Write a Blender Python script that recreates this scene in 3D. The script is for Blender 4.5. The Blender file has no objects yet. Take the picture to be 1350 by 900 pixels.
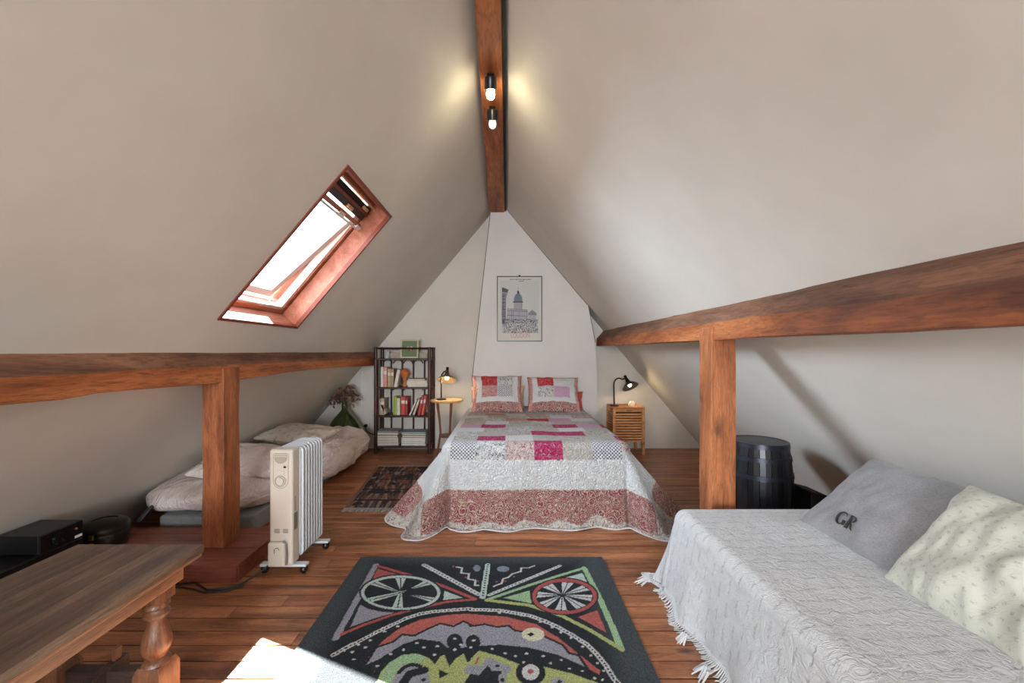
import bpy, bmesh, math, random
import numpy as np
from mathutils import Vector, Matrix, noise
random.seed(7); rng = np.random.default_rng(7)
C = bpy.context.scene.collection
SC = bpy.context.scene

# ------------------------------------------------------------------ camera, world, lights
cam_data = bpy.data.cameras.new('camera'); cam = bpy.data.objects.new('camera', cam_data); C.objects.link(cam)
cam.location = (0, 0, 1.2); cam.rotation_euler = (math.pi/2, 0, 0)
cam_data.sensor_width = 36; cam_data.lens = 14.4; cam_data.shift_x = 7/1350; cam_data.shift_y = 13/1350
cam_data.clip_start = 0.02
SC.camera = cam
SC.view_settings.view_transform = 'Standard'; SC.view_settings.look = 'None'
SC.view_settings.gamma = 1; SC.view_settings.use_curve_mapping = False
SC.view_settings.exposure = 0.36

world = bpy.data.worlds.new('sky'); SC.world = world; world.use_nodes = True
bg = world.node_tree.nodes['Background']; bg.inputs[0].default_value = (0.78, 0.88, 1.0, 1); bg.inputs[1].default_value = 4.0

sun_d = bpy.data.lights.new('sun', 'SUN'); sun = bpy.data.objects.new('sun', sun_d); C.objects.link(sun)
sun.rotation_euler = Vector((0.330, -0.642, -1)).to_track_quat('-Z', 'Y').to_euler()
sun_d.energy = 130; sun_d.angle = math.radians(0.6); sun_d.color = (1, 0.95, 0.87)

def area(name, loc, target, sx, sy, power, col):
    d = bpy.data.lights.new(name, 'AREA'); o = bpy.data.objects.new(name, d); C.objects.link(o)
    d.shape = 'RECTANGLE'; d.size = sx; d.size_y = sy; d.energy = power; d.color = col
    o.location = loc; o.rotation_euler = (Vector(target)-Vector(loc)).to_track_quat('-Z', 'Z').to_euler()
    return o
# daylight entering through the gable window behind the camera and through the roof window
area('gable_daylight', (-0.35, -3.45, 1.45), (-0.1, 3.0, 1.0), 1.7, 1.4, 250, (0.87, 0.935, 1.0))
area('roof_window_daylight', (-2.35, 2.51, 2.22), (1.6, 2.51, 0.8), 1.0, 1.0, 215, (0.78, 0.885, 1.0))
def point(name, loc, power, col, r=0.02):
    d = bpy.data.lights.new(name, 'POINT'); o = bpy.data.objects.new(name, d); C.objects.link(o)
    d.energy = power; d.color = col; d.shadow_soft_size = r; o.location = loc; return o

# ------------------------------------------------------------------ helpers
def srgb(r, g, b):
    f = lambda c: (c/255/12.92) if c/255 <= .04045 else ((c/255+.055)/1.055)**2.4
    return (f(r), f(g), f(b), 1)
def wl(o):
    v = Vector((0, 0, 0))
    while o is not None: v += o.location; o = o.parent
    return v
def thing(name, label, cat, loc=(0, 0, 0), group=None):
    o = bpy.data.objects.new(name, None); C.objects.link(o); o.location = loc; o.empty_display_size = .05
    tag(o, label, cat, group); return o
def tag(o, label=None, cat=None, group=None, kind=None):
    if label: o['label'] = label
    if cat: o['category'] = cat
    if group: o['group'] = group
    if kind: o['kind'] = kind
    return o
def rotm(rx=0, ry=0, rz=0):
    return Matrix.Rotation(rz, 3, 'Z') @ Matrix.Rotation(ry, 3, 'Y') @ Matrix.Rotation(rx, 3, 'X')
class MB:
    def __init__(s): s.v = []; s.f = []; s.m = []
    def add(s, vs, fs, mi=0):
        n = len(s.v); s.v += [tuple(v) for v in vs]; s.f += [tuple(i+n for i in f) for f in fs]; s.m += [mi]*len(fs); return s
    def box(s, c, d, r=None, mi=0):
        h = [Vector((x*d[0]/2, y*d[1]/2, z*d[2]/2)) for x in (-1, 1) for y in (-1, 1) for z in (-1, 1)]
        if r is not None: h = [r @ p for p in h]
        c = Vector(c)
        return s.add([p+c for p in h], [(0,1,3,2),(4,6,7,5),(0,4,5,1),(2,3,7,6),(0,2,6,4),(1,5,7,3)], mi)
    def bb(s, x0, x1, y0, y1, z0, z1, mi=0):
        return s.box(((x0+x1)/2, (y0+y1)/2, (z0+z1)/2), (abs(x1-x0), abs(y1-y0), abs(z1-z0)), None, mi)
    def tube(s, pts, r, n=8, mi=0, cap=True):
        pts = [Vector(p) for p in pts]; rs = r if isinstance(r, (list, tuple)) else [r]*len(pts)
        vs = []; prev = None
        for i, p in enumerate(pts):
            t = (pts[min(i+1, len(pts)-1)]-pts[max(i-1, 0)]).normalized()
            if prev is None:
                a = Vector((0, 0, 1)) if abs(t.z) < .9 else Vector((1, 0, 0)); u = t.cross(a).normalized()
            else: u = (prev-t*prev.dot(t)).normalized()
            w = t.cross(u); prev = u
            for k in range(n):
                a = 2*math.pi*k/n; vs.append(p+(u*math.cos(a)+w*math.sin(a))*rs[i])
        fs = [(i*n+k, i*n+(k+1) % n, (i+1)*n+(k+1) % n, (i+1)*n+k) for i in range(len(pts)-1) for k in range(n)]
        if cap: fs += [tuple(range(n))[::-1], tuple((len(pts)-1)*n+k for k in range(n))]
        return s.add(vs, fs, mi)
    def lathe(s, prof, c, n=24, axis=None, mi=0):
        # prof: (radius, height) pairs
        q = Vector((0, 0, 1)).rotation_difference(Vector(axis).normalized()).to_matrix() if axis else Matrix.Identity(3)
        c = Vector(c); vs = []
        for (r, h) in prof:
            for k in range(n):
                a = 2*math.pi*k/n; vs.append(c+q@Vector((r*math.cos(a), r*math.sin(a), h)))
        fs = [(i*n+k, i*n+(k+1) % n, (i+1)*n+(k+1) % n, (i+1)*n+k) for i in range(len(prof)-1) for k in range(n)]
        if prof[0][0] > 1e-5: fs.append(tuple(range(n))[::-1])
        if prof[-1][0] > 1e-5: fs.append(tuple((len(prof)-1)*n+k for k in range(n)))
        return s.add(vs, fs, mi)
    def prism(s, poly, y0, y1, mi=0):   # polygon in xz, extruded along y
        n = len(poly); vs = [(p[0], y0, p[1]) for p in poly]+[(p[0], y1, p[1]) for p in poly]
        return s.add(vs, [tuple(range(n)), tuple(range(2*n-1, n-1, -1))]+[(i, i+n, (i+1) % n+n, (i+1) % n) for i in range(n)], mi)
    def plate(s, poly, o, ex, ey, t, mi=0):  # polygon in a plane given by axes, thickness t along the normal
        o, ex, ey = Vector(o), Vector(ex), Vector(ey); en = ex.cross(ey).normalized(); n = len(poly)
        vs = [o+ex*p[0]+ey*p[1] for p in poly]; vs += [v+en*t for v in vs]
        return s.add(vs, [tuple(range(n))[::-1], tuple(range(n, 2*n))]+[(i, (i+1) % n, (i+1) % n+n, i+n) for i in range(n)], mi)
    def build(s, name, mat, parent=None, smooth=False, bevel=0, origin=None, seg=2, fix=True):
        me = bpy.data.meshes.new(name)
        if origin is None:
            if parent is not None: origin = wl(parent)
            else:
                a = np.array(s.v); origin = Vector(((a[:,0].min()+a[:,0].max())/2, (a[:,1].min()+a[:,1].max())/2, a[:,2].min()))
        origin = Vector(origin)
        me.from_pydata([tuple(Vector(v)-origin) for v in s.v], [], s.f)
        for m in (mat if isinstance(mat, (list, tuple)) else [mat]): me.materials.append(m)
        if isinstance(mat, (list, tuple)): me.polygons.foreach_set('material_index', s.m)
        if fix:
            b = bmesh.new(); b.from_mesh(me); bmesh.ops.recalc_face_normals(b, faces=b.faces); b.to_mesh(me); b.free()
        if smooth:
            me.polygons.foreach_set('use_smooth', [True]*len(me.polygons)); me.set_sharp_from_angle(angle=math.radians(40))
        o = bpy.data.objects.new(name, me); C.objects.link(o)
        if parent is not None: o.parent = parent; o.location = origin-wl(parent)
        else: o.location = origin
        if bevel:
            md = o.modifiers.new('bevel', 'BEVEL'); md.width = bevel; md.segments = seg; md.limit_method = 'ANGLE'; md.angle_limit = math.radians(35)
        return o
def grid_obj(name, P, mat, parent=None, attrs=None, uv=None, closed_u=False, smooth=True, origin=None, thick=0):
    P = np.asarray(P, float); nu, nv = P.shape[:2]
    org = np.array(wl(parent)) if parent is not None else (np.array(origin) if origin is not None else np.array([P[...,0].mean(), P[...,1].mean(), P[...,2].min()]))
    V = (P-org).reshape(-1, 3); idx = np.arange(nu*nv).reshape(nu, nv)
    a = idx if not closed_u else np.vstack([idx, idx[:1]])
    F = np.stack([a[:-1,:-1], a[1:,:-1], a[1:,1:], a[:-1,1:]], -1).reshape(-1, 4)
    me = bpy.data.meshes.new(name); me.vertices.add(len(V)); me.vertices.foreach_set('co', V.astype(np.float32).ravel())
    me.loops.add(F.size); me.loops.foreach_set('vertex_index', F.astype(np.int32).ravel())
    me.polygons.add(len(F)); me.polygons.foreach_set('loop_start', np.arange(0, F.size, 4, dtype=np.int32))
    me.update(calc_edges=True); me.validate()
    if smooth: me.polygons.foreach_set('use_smooth', np.ones(len(me.polygons), bool))
    for k, A in (attrs or {}).items():
        at = me.attributes.new(k, 'FLOAT_COLOR', 'POINT'); A = np.asarray(A, np.float32).reshape(-1, A.shape[-1])
        if A.shape[1] == 3: A = np.hstack([A, np.ones((len(A), 1), np.float32)])
        at.data.foreach_set('color', A.ravel())
    if uv is not None:
        at = me.attributes.new('flat', 'FLOAT_VECTOR', 'POINT'); U = np.asarray(uv, np.float32).reshape(-1, 2)
        at.data.foreach_set('vector', np.hstack([U, np.zeros((len(U), 1), np.float32)]).ravel())
    me.materials.append(mat)
    o = bpy.data.objects.new(name, me); C.objects.link(o)
    if parent is not None: o.parent = parent
    else: o.location = org
    if thick:
        md = o.modifiers.new('thickness', 'SOLIDIFY'); md.thickness = thick; md.offset = -1
    return o

# ------------------------------------------------------------------ materials
class NT:
    def __init__(s, name):
        s.mat = bpy.data.materials.new(name); s.mat.use_nodes = True; s.t = s.mat.node_tree; s.b = s.t.nodes['Principled BSDF']
    def n(s, typ, **kw):
        nd = s.t.nodes.new(typ)
        for k, v in kw.items():
            if k.startswith('i_'): nd.inputs[k[2:].replace('_', ' ')].default_value = v
            else: setattr(nd, k, v)
        return nd
    def l(s, a, b): s.t.links.new(a, b)
    def ramp(s, fac, stops, interp='LINEAR'):
        r = s.n('ShaderNodeValToRGB'); r.color_ramp.interpolation = interp; e = r.color_ramp.elements
        while len(e) < len(stops): e.new(.5)
        for q, (p, c) in zip(e, stops): q.position = p; q.color = c
        s.l(fac, r.inputs[0]); return r.outputs[0]
    def mix(s, fac, a, b, mode='MIX'):
        m = s.n('ShaderNodeMix', data_type='RGBA', blend_type=mode)
        for sock, v in ((m.inputs[0], fac), (m.inputs[6], a), (m.inputs[7], b)):
            if hasattr(v, 'is_linked') or isinstance(v, bpy.types.NodeSocket): s.l(v, sock)
            else: sock.default_value = v
        return m.outputs[2]
    def math(s, op, a, b=0.0, c=0.0):
        m = s.n('ShaderNodeMath', operation=op)
        for sock, v in zip(m.inputs, (a, b, c)):
            if isinstance(v, bpy.types.NodeSocket): s.l(v, sock)
            else: sock.default_value = v
        return m.outputs[0]
    def bump(s, h, strength=.3, dist=.002):
        b = s.n('ShaderNodeBump'); b.inputs['Strength'].default_value = strength; b.inputs['Distance'].default_value = dist
        s.l(h, b.inputs['Height']); s.l(b.outputs[0], s.b.inputs['Normal'])
    def noise(s, vec, scale, detail=3, rough=.5, dist=0):
        q = s.n('ShaderNodeTexNoise'); q.inputs['Scale'].default_value = scale; q.inputs['Detail'].default_value = detail
        q.inputs['Roughness'].default_value = rough; q.inputs['Distortion'].default_value = dist
        if vec is not None: s.l(vec, q.inputs['Vector'])
        return q.outputs[0]
    def obj(s, scale=(1, 1, 1), rand=False):
        tc = s.n('ShaderNodeTexCoord'); out = tc.outputs['Object']
        if rand:
            oi = s.n('ShaderNodeObjectInfo'); m = s.n('ShaderNodeVectorMath', operation='SCALE'); s.l(oi.outputs['Random'], m.inputs['Scale'])
            m.inputs[0].default_value = (37, 53, 71); a = s.n('ShaderNodeVectorMath', operation='ADD'); s.l(out, a.inputs[0]); s.l(m.outputs[0], a.inputs[1]); out = a.outputs[0]
        mp = s.n('ShaderNodeMapping'); mp.inputs['Scale'].default_value = scale; s.l(out, mp.inputs[0]); return mp.outputs[0]
def plain(name, col, rough=.5, metal=0, spec=.5, var=0, vs=20, bump=0):
    m = NT(name); m.b.inputs['Base Color'].default_value = col; m.b.inputs['Roughness'].default_value = rough
    m.b.inputs['Metallic'].default_value = metal; m.b.inputs['Specular IOR Level'].default_value = spec
    if var or bump:
        v = m.obj(); nz = m.noise(v, vs, 4)
        if var:
            d = tuple(c*(1-var) for c in col[:3])+(1,); u = tuple(min(1, c*(1+var)) for c in col[:3])+(1,)
            m.l(m.ramp(nz, [(.3, d), (.7, u)]), m.b.inputs['Base Color'])
        if bump: m.bump(nz, bump, .002)
    return m.mat
def emit(name, col, st):
    m = NT(name); m.b.inputs['Base Color'].default_value = col; m.b.inputs['Emission Color'].default_value = col; m.b.inputs['Emission Strength'].default_value = st
    return m.mat
def wood(name, dark, mid, light, axis='x', rough=.45, gs=1.0, crack=.5, knots=True, rand=True, coat=0, tint=.18, kn=.75):
    m = NT(name); L = .10; sc = {'x': (L, 1, 1), 'y': (1, L, 1), 'z': (1, 1, L)}[axis]
    v = m.obj(sc, rand); v3 = m.obj({'x': (.30, 1, 1), 'y': (1, .30, 1), 'z': (1, 1, .30)}[axis], rand)
    big = m.noise(v, 7*gs, 4, .6, 1.2); fine = m.noise(v, 120*gs, 5, .7, .3); blot = m.noise(v3, 5*gs, 5, .65, .8)
    base = m.ramp(m.math('ADD', m.math('MULTIPLY', big, .6), m.math('MULTIPLY', blot, .4)), [(.34, dark), (.48, mid), (.62, light)])
    fr = m.ramp(fine, [(.32, (.42, .38, .36, 1)), (.5, (.92, .9, .88, 1)), (.7, (1.12, 1.12, 1.1, 1))])
    col = m.mix(.75, base, m.mix(1.0, base, fr, 'MULTIPLY'))
    # growth rings: long wandering figure lines
    rg = m.math('SINE', m.math('MULTIPLY', m.math('ADD', big, m.math('MULTIPLY', blot, .35)), 85.0))
    col = m.mix(m.math('MULTIPLY', m.ramp(rg, [(.55, (0, 0, 0, 1)), (.95, (1, 1, 1, 1))]), .30), col, dark)
    if knots:
        v2 = m.obj({'x': (.45, 1, 1), 'y': (1, .45, 1), 'z': (1, 1, .45)}[axis], rand)
        vo = m.n('ShaderNodeTexVoronoi'); vo.inputs['Scale'].default_value = 4.6*gs; m.l(v2, vo.inputs['Vector'])
        dd = m.math('ADD', vo.outputs['Distance'], m.math('MULTIPLY', m.math('SUBTRACT', m.noise(v2, 40, 3), .5), .12))
        k = m.ramp(dd, [(.04, (1, 1, 1, 1)), (.15, (0, 0, 0, 1))])
        nz = m.ramp(m.noise(v2, 2.3, 2), [(.50, (0, 0, 0, 1)), (.56, (1, 1, 1, 1))])
        kk = m.math('MULTIPLY', k, nz); kk = m.math('MULTIPLY', kk, kn)
        col = m.mix(kk, col, tuple(c*.16 for c in dark[:3])+(1,))
    if crack:
        cr = m.ramp(m.noise(v, 20*gs, 6, .7, 1.6), [(.62, (0, 0, 0, 1)), (.67, (1, 1, 1, 1))])
        col = m.mix(m.math('MULTIPLY', cr, crack), col, tuple(c*.22 for c in dark[:3])+(1,))
    if tint and rand:
        oi = m.n('ShaderNodeObjectInfo'); vv = m.math('MULTIPLY_ADD', oi.outputs['Random'], tint*2, 1-tint)
        hs = m.n('ShaderNodeHueSaturation'); m.l(vv, hs.inputs['Value']); m.l(col, hs.inputs['Color']); col = hs.outputs[0]
    m.l(col, m.b.inputs['Base Color'])
    m.b.inputs['Roughness'].default_value = rough
    if coat: m.b.inputs['Coat Weight'].default_value = coat; m.b.inputs['Coat Roughness'].default_value = .25
    m.bump(m.math('ADD', fine, m.math('MULTIPLY', blot, 3.0)), .6, .003)
    return m.mat

def plaster_mat(name, col, var=.04):
    m = NT(name); v = m.obj(); a = m.noise(v, 1.6, 4, .6); b = m.noise(v, 60, 3)
    d = tuple(c*(1-var) for c in col[:3])+(1,); u = tuple(min(1, c*(1+var)) for c in col[:3])+(1,)
    m.l(m.ramp(a, [(.35, d), (.65, u)]), m.b.inputs['Base Color']); m.b.inputs['Roughness'].default_value = .62
    m.b.inputs['Specular IOR Level'].default_value = .25
    m.bump(m.math('ADD', m.math('MULTIPLY', a, 4.0), b), .12, .002); return m.mat

M = {}
M['plaster'] = plaster_mat('painted_board', srgb(213, 208, 198))
M['plaster_wall'] = plaster_mat('painted_wall', srgb(214, 207, 196))
M['beam'] = wood('oak_beam', srgb(84, 42, 20), srgb(154, 86, 42), srgb(190, 118, 68), 'y', .6, .9, .55)
M['beam_top'] = wood('weathered_oak_face', srgb(70, 44, 32), srgb(122, 82, 60), srgb(152, 110, 84), 'y', .7, .9, .6)
M['post'] = wood('oak_post', srgb(86, 42, 20), srgb(154, 88, 46), srgb(190, 118, 72), 'z', .6, .9, .45)
M['floor'] = wood('pine_floorboard', srgb(88, 48, 30), srgb(152, 94, 58), srgb(192, 130, 86), 'x', .34, 1.45, .35, tint=.17, coat=.1, kn=.9)
M['plinth'] = wood('plinth_board', srgb(92, 44, 34), srgb(132, 70, 52), srgb(152, 88, 66), 'x', .4, 1.0, .3, tint=.08, coat=.2)
M['subfloor'] = plain('subfloor', srgb(30, 18, 12), .8)
M['table'] = wood('oak_table_top', srgb(48, 36, 30), srgb(94, 74, 60), srgb(134, 110, 90), 'y', .3, 1.6, .5, False, tint=0, coat=.15)
M['table_side'] = wood('oak_table_edge', srgb(104, 70, 48), srgb(148, 104, 72), srgb(180, 134, 98), 'y', .42, 1.2, .25, False, tint=0)
M['table_leg'] = wood('oak_table_leg', srgb(70, 42, 27), srgb(112, 70, 45), srgb(142, 94, 63), 'z', .34, 1.2, .25, False, tint=0, coat=.3)
M['table_dark'] = wood('dark_stretcher', srgb(46, 36, 32), srgb(72, 56, 50), srgb(92, 76, 68), 'x', .4, 1.2, .2, False, tint=0)
M['bamboo'] = wood('dark_rattan', srgb(30, 14, 10), srgb(58, 28, 20), srgb(92, 48, 34), 'z', .35, 2, .3, False, tint=.1)
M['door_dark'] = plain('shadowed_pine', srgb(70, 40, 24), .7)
M['pine'] = wood('honey_pine', srgb(166, 98, 52), srgb(206, 140, 84), srgb(226, 166, 108), 'x', .45, 1.5, .1, True, tint=.06)
M['pine_light'] = wood('pale_table_wood', srgb(180, 138, 88), srgb(214, 176, 124), srgb(228, 194, 146), 'x', .4, 1.5, .1, False, tint=0)
M['brown_leg'] = plain('brown_leg', srgb(118, 78, 54), .45, var=.15)
M['skylight_wood'] = wood('roof_window_pine', srgb(138, 76, 52), srgb(168, 104, 78), srgb(186, 124, 98), 'y', .5, 1.2, .1, True, tint=.05)
M['red_trim'] = plain('red_brown_trim', srgb(126, 58, 38), .5, var=.15)
M['grey_metal'] = plain('grey_aluminium', srgb(110, 112, 116), .4, .6)
M['sash_paint'] = plain('sash_pinkish_white', srgb(196, 178, 172), .5)
M['white_paint'] = plain('white_paint', srgb(226, 226, 222), .4)
M['black'] = plain('black_plastic', srgb(16, 16, 17), .35)
M['black_metal'] = plain('black_metal', srgb(20, 19, 18), .3, .3)
M['black_matt'] = plain('matt_black', srgb(12, 12, 12), .7)
M['cable'] = plain('black_cable', srgb(22, 22, 24), .5)
M['rad_fin'] = plain('white_enamel', srgb(206, 212, 216), .28)
M['rad_box'] = plain('cream_plastic', srgb(204, 196, 182), .42)
M['rad_detail'] = plain('grey_print', srgb(120, 116, 110), .5)
M['rad_line'] = plain('cream_shadow_line', srgb(168, 156, 140), .5)
M['paper'] = plain('page_paper', srgb(214, 208, 196), .8, var=.12, vs=90)
M['chrome'] = plain('steel', srgb(190, 190, 190), .2, 1)

def glass_pane(name, tint=(.95, .98, 1, 1), a=.08):
    m = NT(name); t = m.t; tr = m.n('ShaderNodeBsdfTransparent'); tr.inputs[0].default_value = tint
    gl = m.n('ShaderNodeBsdfGlossy'); gl.inputs['Roughness'].default_value = .02; mx = m.n('ShaderNodeMixShader'); mx.inputs[0].default_value = a
    t.links.new(tr.outputs[0], mx.inputs[1]); t.links.new(gl.outputs[0], mx.inputs[2]); t.links.new(mx.outputs[0], t.nodes['Material Output'].inputs[0]); return m.mat
M['pane'] = glass_pane('window_glass')
M['poster_glass'] = glass_pane('poster_glass', (.97, .98, .98, 1), 0)

def fabric(name, col, rough=.9, scale=260, var=.05, bump=.25, wr=0, sheen=.2):
    m = NT(name); v = m.obj(); a = m.noise(v, scale, 2); b = m.noise(v, 9, 4, .6, .6)
    d = tuple(c*(1-var) for c in col[:3])+(1,); u = tuple(min(1, c*(1+var)) for c in col[:3])+(1,)
    m.l(m.ramp(m.math('ADD', m.math('MULTIPLY', a, .5), m.math('MULTIPLY', b, .5)), [(.38, d), (.62, u)]), m.b.inputs['Base Color'])
    m.b.inputs['Roughness'].default_value = rough; m.b.inputs['Sheen Weight'].default_value = sheen; m.b.inputs['Specular IOR Level'].default_value = .2
    m.bump(m.math('ADD', a, m.math('MULTIPLY', b, wr)), bump, .0025); return m.mat
M['sheet'] = fabric('cream_sheet', srgb(208, 190, 182), .85, 200, .06, .8, 14)
def sheet_mat():
    m = NT('creased_sheet'); v = m.obj((1, .55, 1)); v2 = m.obj()
    a = m.noise(v, 7, 3, .6, 1.8); r1 = m.math('ABSOLUTE', m.math('SUBTRACT', a, .5)); r1 = m.math('MINIMUM', m.math('MULTIPLY', r1, 7.0), 1.0)
    b = m.noise(v, 17, 3, .6, 1.2); r2 = m.math('MINIMUM', m.math('MULTIPLY', m.math('ABSOLUTE', m.math('SUBTRACT', b, .5)), 6.0), 1.0)
    f = m.noise(v2, 240, 2)
    h = m.math('ADD', m.math('ADD', m.math('MULTIPLY', r1, 1.0), m.math('MULTIPLY', r2, .5)), m.math('MULTIPLY', f, .05))
    m.l(m.ramp(m.noise(v2, 5, 3), [(.35, srgb(216, 200, 192)), (.65, srgb(232, 220, 213))]), m.b.inputs['Base Color'])
    m.b.inputs['Roughness'].default_value = .8; m.b.inputs['Specular IOR Level'].default_value = .2; m.bump(h, .75, .012); return m.mat
M['sheet'] = sheet_mat()
M['velvet'] = fabric('grey_chenille', srgb(140, 137, 137), .9, 170, .16, .5, 1)
M['boxspring'] = fabric('grey_box_base', srgb(128, 128, 126), .85, 120, .12, .4, 3)
M['board_cloth'] = fabric('beige_board', srgb(178, 158, 132), .85, 200, .06, .2)
M['fringe'] = fabric('white_fringe', srgb(206, 206, 206), .9, 300, .08, .3)
M['letters'] = plain('black_thread', srgb(28, 27, 28), .7)

def vcol(name, attr='col', rough=.9, bump=.3, bs=260, dist=.003, spec=.2, salt=0.0):
    m = NT(name); a = m.n('ShaderNodeAttribute', attribute_name=attr); v = m.obj(); nz = m.noise(v, bs, 2)
    col = a.outputs['Color']
    if salt:
        g = m.ramp(nz, [(.35, (1-salt, 1-salt, 1-salt, 1)), (.65, (1+salt, 1+salt, 1+salt, 1))]); col = m.mix(1.0, col, g, 'MULTIPLY')
    m.l(col, m.b.inputs['Base Color']); m.b.inputs['Roughness'].default_value = rough; m.b.inputs['Specular IOR Level'].default_value = spec
    if bump: m.bump(nz, bump, dist)
    return m.mat
M['rug'] = vcol('tufted_wool', rough=1, bump=.8, bs=230, dist=.006, salt=.35)
M['print'] = vcol('printed_paper', rough=.6, bump=0)
M['vfab'] = vcol('printed_cloth', rough=.85, bump=.3, bs=160)

# quilt: colours from per-vertex attributes, printed motifs and stitching from nodes
def quilt_mat(name, puff=.9):
    m = NT(name); A = m.n('ShaderNodeAttribute', attribute_name='ca').outputs['Color']; B = m.n('ShaderNodeAttribute', attribute_name='cb').outputs['Color']
    K = m.n('ShaderNodeAttribute', attribute_name='pat'); F = m.n('ShaderNodeAttribute', attribute_name='flat').outputs['Vector']
    sep = m.n('ShaderNodeSeparateColor'); m.l(K.outputs['Color'], sep.inputs[0])
    # dots
    mp = m.n('ShaderNodeMapping'); mp.inputs['Rotation'].default_value = (0, 0, math.radians(45)); mp.inputs['Scale'].default_value = (58, 58, 58); m.l(F, mp.inputs[0])
    vd = m.n('ShaderNodeTexVoronoi'); vd.inputs['Scale'].default_value = 1; vd.inputs['Randomness'].default_value = 0.0; m.l(mp.outputs[0], vd.inputs['Vector'])
    dots = m.ramp(vd.outputs['Distance'], [(.30, (1, 1, 1, 1)), (.36, (0, 0, 0, 1))])
    # floral sprigs
    n1 = m.noise(F, 62, 4, .65, 1.6); n2 = m.noise(F, 26, 2, .5, .6)
    fl = m.math('MULTIPLY', m.ramp(n1, [(.50, (0, 0, 0, 1)), (.56, (1, 1, 1, 1))]), m.ramp(n2, [(.40, (.25, .25, .25, 1)), (.58, (1, 1, 1, 1))]))
    # paisley whorls: rings around scattered centres
    vp = m.n('ShaderNodeTexVoronoi'); vp.inputs['Scale'].default_value = 11; m.l(F, vp.inputs['Vector'])
    wv = m.math('SINE', m.math('ADD', m.math('MULTIPLY', vp.outputs['Distance'], 60.0), m.math('MULTIPLY', m.noise(F, 30, 3), 9.0)))
    pa = m.math('MAXIMUM', m.ramp(wv, [(.5, (0, 0, 0, 1)), (.75, (1, 1, 1, 1))]), m.math('MULTIPLY', m.ramp(n1, [(.53, (0, 0, 0, 1)), (.57, (1, 1, 1, 1))]), .8))
    k = m.math('ADD', m.math('MULTIPLY', sep.outputs[0], dots), m.math('ADD', m.math('MULTIPLY', sep.outputs[1], fl), m.math('MULTIPLY', sep.outputs[2], pa)))
    col = m.mix(k, A, B)
    m.l(col, m.b.inputs['Base Color']); m.b.inputs['Roughness'].default_value = .9; m.b.inputs['Specular IOR Level'].default_value = .15
    # meandering stitching, puffed between
    ns = m.noise(F, 34, 1, .4, 1.2); st = m.math('ABSOLUTE', m.math('SUBTRACT', ns, .5)); st = m.math('MINIMUM', m.math('MULTIPLY', st, 9.0), 1.0)
    vs2 = m.n('ShaderNodeTexVoronoi', feature='DISTANCE_TO_EDGE'); vs2.inputs['Scale'].default_value = 52; m.l(F, vs2.inputs['Vector'])
    h = m.math('ADD', m.math('MULTIPLY', st, .6), m.math('MINIMUM', m.math('MULTIPLY', vs2.outputs['Distance'], 3.0), 1.0))
    m.bump(h, puff, .010); return m.mat
M['quilt'] = quilt_mat('patchwork_quilt')
M['quilt_pillow'] = quilt_mat('patchwork_pillow', .5)

def matelasse(name, col):
    m = NT(name); F = m.n('ShaderNodeAttribute', attribute_name='flat').outputs['Vector']
    mp = m.n('ShaderNodeMapping'); mp.inputs['Scale'].default_value = (12, 12, 12); m.l(F, mp.inputs[0])
    vo = m.n('ShaderNodeTexVoronoi', feature='DISTANCE_TO_EDGE'); vo.inputs['Scale'].default_value = 1; vo.inputs['Randomness'].default_value = .85; m.l(mp.outputs[0], vo.inputs['Vector'])
    n1 = m.noise(F, 16, 3, .6, 2.6); n2 = m.noise(F, 120, 2)
    leaf = m.math('MULTIPLY', m.math('ABSOLUTE', m.math('SUBTRACT', n1, .5)), 8.0); leaf = m.math('MINIMUM', leaf, 1.0)
    h = m.math('ADD', m.math('ADD', m.math('MINIMUM', m.math('MULTIPLY', vo.outputs['Distance'], 4), .7), m.math('MULTIPLY', leaf, .9)), m.math('MULTIPLY', n2, .6))
    sepx = m.n('ShaderNodeSeparateXYZ'); m.l(F, sepx.inputs[0])
    row = m.math('FLOOR', m.math('MULTIPLY', sepx.outputs[1], 17.0)); stg = m.math('MULTIPLY', m.math('MODULO', row, 2.0), .5)
    fx = m.math('ABSOLUTE', m.math('SUBTRACT', m.math('FRACT', m.math('ADD', m.math('MULTIPLY', sepx.outputs[0], 11.0), stg)), .5))
    fy = m.math('ABSOLUTE', m.math('SUBTRACT', m.math('FRACT', m.math('ADD', m.math('MULTIPLY', sepx.outputs[1], 17.0), m.math('MULTIPLY', n1, .8))), .5))
    dash = m.math('MULTIPLY', m.ramp(fy, [(.03, (1, 1, 1, 1)), (.09, (0, 0, 0, 1))]), m.ramp(fx, [(.26, (1, 1, 1, 1)), (.34, (0, 0, 0, 1))]))
    h = m.math('SUBTRACT', h, m.math('MULTIPLY', dash, .9))
    d = tuple(c*.86 for c in col[:3])+(1,)
    c2 = m.mix(m.math('MULTIPLY', dash, .35), m.mix(m.math('MINIMUM', m.math('MULTIPLY', h, .6), 1.0), d, col), tuple(c*.5 for c in col[:3])+(1,))
    m.l(c2, m.b.inputs['Base Color'])
    m.b.inputs['Roughness'].default_value = .9; m.b.inputs['Specular IOR Level'].default_value = .15
    m.bump(h, .5, .006); return m.mat
M['cover'] = matelasse('woven_bedspread', srgb(206, 206, 205))

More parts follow.
